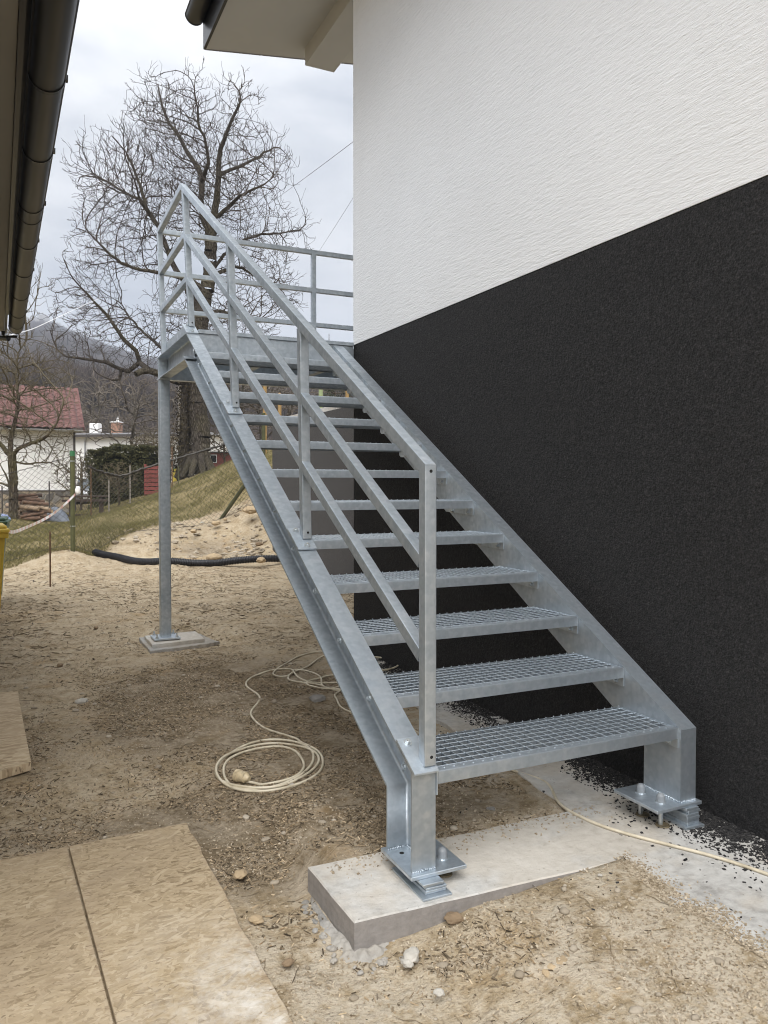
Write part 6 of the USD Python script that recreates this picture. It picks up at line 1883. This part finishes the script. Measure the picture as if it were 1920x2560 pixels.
def strewn(n, seed):                                   # dirt trodden on to the concrete along its ragged edge
    r = np.random.default_rng(seed)
    E = spline(np.array(PAV), 200)
    k = r.integers(0, 200, n)
    x = E[k, 0] + np.abs(r.normal(0, 0.05, n)) - 0.015
    y = E[k, 1] + r.normal(0, 0.02, n)
    e2 = r.random(n) < 0.10
    x = np.where(e2, 0.9 + 1.1 * r.random(n), x)
    y = np.where(e2, 2.33 - np.abs(r.normal(0, 0.06, n)), y)
    ok = (x < 2.3)
    x, y = x[ok], y[ok]
    V, F = chips_mesh(x, y, U(0.002, 0.010), U(0.002, 0.008), U(0.001, 0.004), seed + 1, 0.2)
    V = V.reshape(len(x), 8, 3)
    V[:, :, 2] += (np.maximum(gh(x, y), 0.0) - gh(x, y))[:, None]
    return V.reshape(-1, 3), F
obj('trodden_dirt', strewn(3600, 91), GRIT, kind='stuff', piece=8, label='earth crumbs trodden on to the edges of the concrete')
obj('plaster_crumbs', crumbs(26000, 61), BLKCR, kind='stuff', piece=8, label='black plaster crumbs along the wall foot')
def rubble(n, seed):
    r = np.random.default_rng(seed)
    x = np.concatenate([r.normal(3.45, 0.22, n // 2), r.normal(2.6, 0.7, n - n // 2)])
    y = np.concatenate([r.normal(12.45, 0.22, n // 2), r.normal(13.1, 0.5, n - n // 2)])
    base = trimesh.creation.icosphere(subdivisions=1)
    bv, bf = np.array(base.vertices), np.array(base.faces)
    s = 0.02 + 0.075 * r.random(n) ** 2.5
    jit = 1 + r.normal(0, 0.16, (n, len(bv), 1))
    sc = s[:, None] * np.stack([r.uniform(0.8, 1.3, n), r.uniform(0.6, 1.0, n), r.uniform(0.35, 0.8, n)], 1) * 0.6
    V = bv[None] * jit * sc[:, None] + np.stack([x, y, gh(x, y) + sc[:, 2] * 0.3], 1)[:, None]
    return V.reshape(-1, 3), (bf[None] + (np.arange(n) * len(bv))[:, None, None]).reshape(-1, 3)
obj('rubble', rubble(330, 81), PEBBLE, kind='stuff', smooth=False, piece=42, label='broken stones and brick rubble in the cut bank behind the pipe')
# long twigs
def twigs(n, seed):
    r = np.random.default_rng(seed)
    x, y = scatter(n, lambda x, y: 0.2 + 0.8 * damp_mask(x, y), seed, (-0.2, 1.0), (2.2, 8.5))
    A, B, ra = [], [], []
    for k in range(n):
        a = r.random() * 6.283
        l = r.uniform(0.025, 0.085)
        p = np.array([x[k], y[k]])
        for s in range(3):
            q = p + np.array([math.cos(a), math.sin(a)]) * l * 0.5
            A.append((*p, 0)); B.append((*q, 0)); ra.append(r.uniform(0.0007, 0.0017))
            a += r.normal(0, 0.35)
            p = q
    A, B = np.array(A), np.array(B)
    A[:, 2], B[:, 2] = gh(A[:, 0], A[:, 1]) + 0.003, gh(B[:, 0], B[:, 1]) + 0.003
    ra = np.array(ra)
    return tubes_mesh(A, B, ra, ra * 0.8, 4)
obj('twigs', twigs(380, 63), CHIPD, kind='stuff', piece=8, label='thin dry twigs on the earth')
# dry lawn blades
def mat_grass():
    m = Mat('dry_grass_blades')
    n = m.noise(1.1, 4, 0.6)
    c = m.ramp(m.math('multiply_add', m.tone(), 0.55, m.math('multiply', n, 0.55)), [(0.2, (0.125, 0.115, 0.045)), (0.45, (0.20, 0.17, 0.075)), (0.7, (0.29, 0.235, 0.12)), (0.95, (0.38, 0.31, 0.19))])
    p = m.n('principled_bsdf', base_color=c, roughness=0.8, specular_ior_level=0.2)
    t = m.n('translucent_bsdf', color=c)
    s = m.n('mix_closure', fac=0.25, closure1=p + '.BSDF', closure2=t + '.BSDF')
    return m.out(s + '.closure')
def grass_blades(n, seed):
    r = np.random.default_rng(seed)
    X, Y = [], []
    tot = 0
    while tot < n:
        y = 12.0 + 15.0 * r.random(60000) ** 1.5
        x = -0.6 + 7.5 * r.random(60000)
        P = np.stack([x, y, 0 * x], 1)
        k = (y > grass_line(x) + 0.35 * (meshkit.fbm(P * 1.6, 3, 5) - 0.5) * 2) & (x > -0.03 * y) & (x < 0.42 * y) & (r.random(60000) < 0.5 + 0.5 * sstep(0.38, 0.6, meshkit.fbm(P * 1.3, 3, 31)))
        k &= ~((x > 3.75) & (y < 12.2))
        X.append(x[k]); Y.append(y[k]); tot += k.sum()
    x, y = np.concatenate(X)[:n], np.concatenate(Y)[:n]
    z = gh(x, y)
    a = r.random(n) * 6.283
    h = r.uniform(0.02, 0.075, n)
    ln = r.normal(0, 0.8, (n, 2)) * h[:, None]
    w = np.stack([np.cos(a), np.sin(a)], 1) * r.uniform(0.003, 0.007, n)[:, None]
    p = np.stack([x, y], 1)
    V = np.stack([np.column_stack([p - w, z - 0.01]), np.column_stack([p + w, z - 0.01]), np.column_stack([p + ln, z + h])], 1)
    return V.reshape(-1, 3), np.arange(3 * n).reshape(-1, 3)
obj('grass', grass_blades(90000, 71), mat_grass(), kind='stuff', label='rough dry winter grass of the lawn')
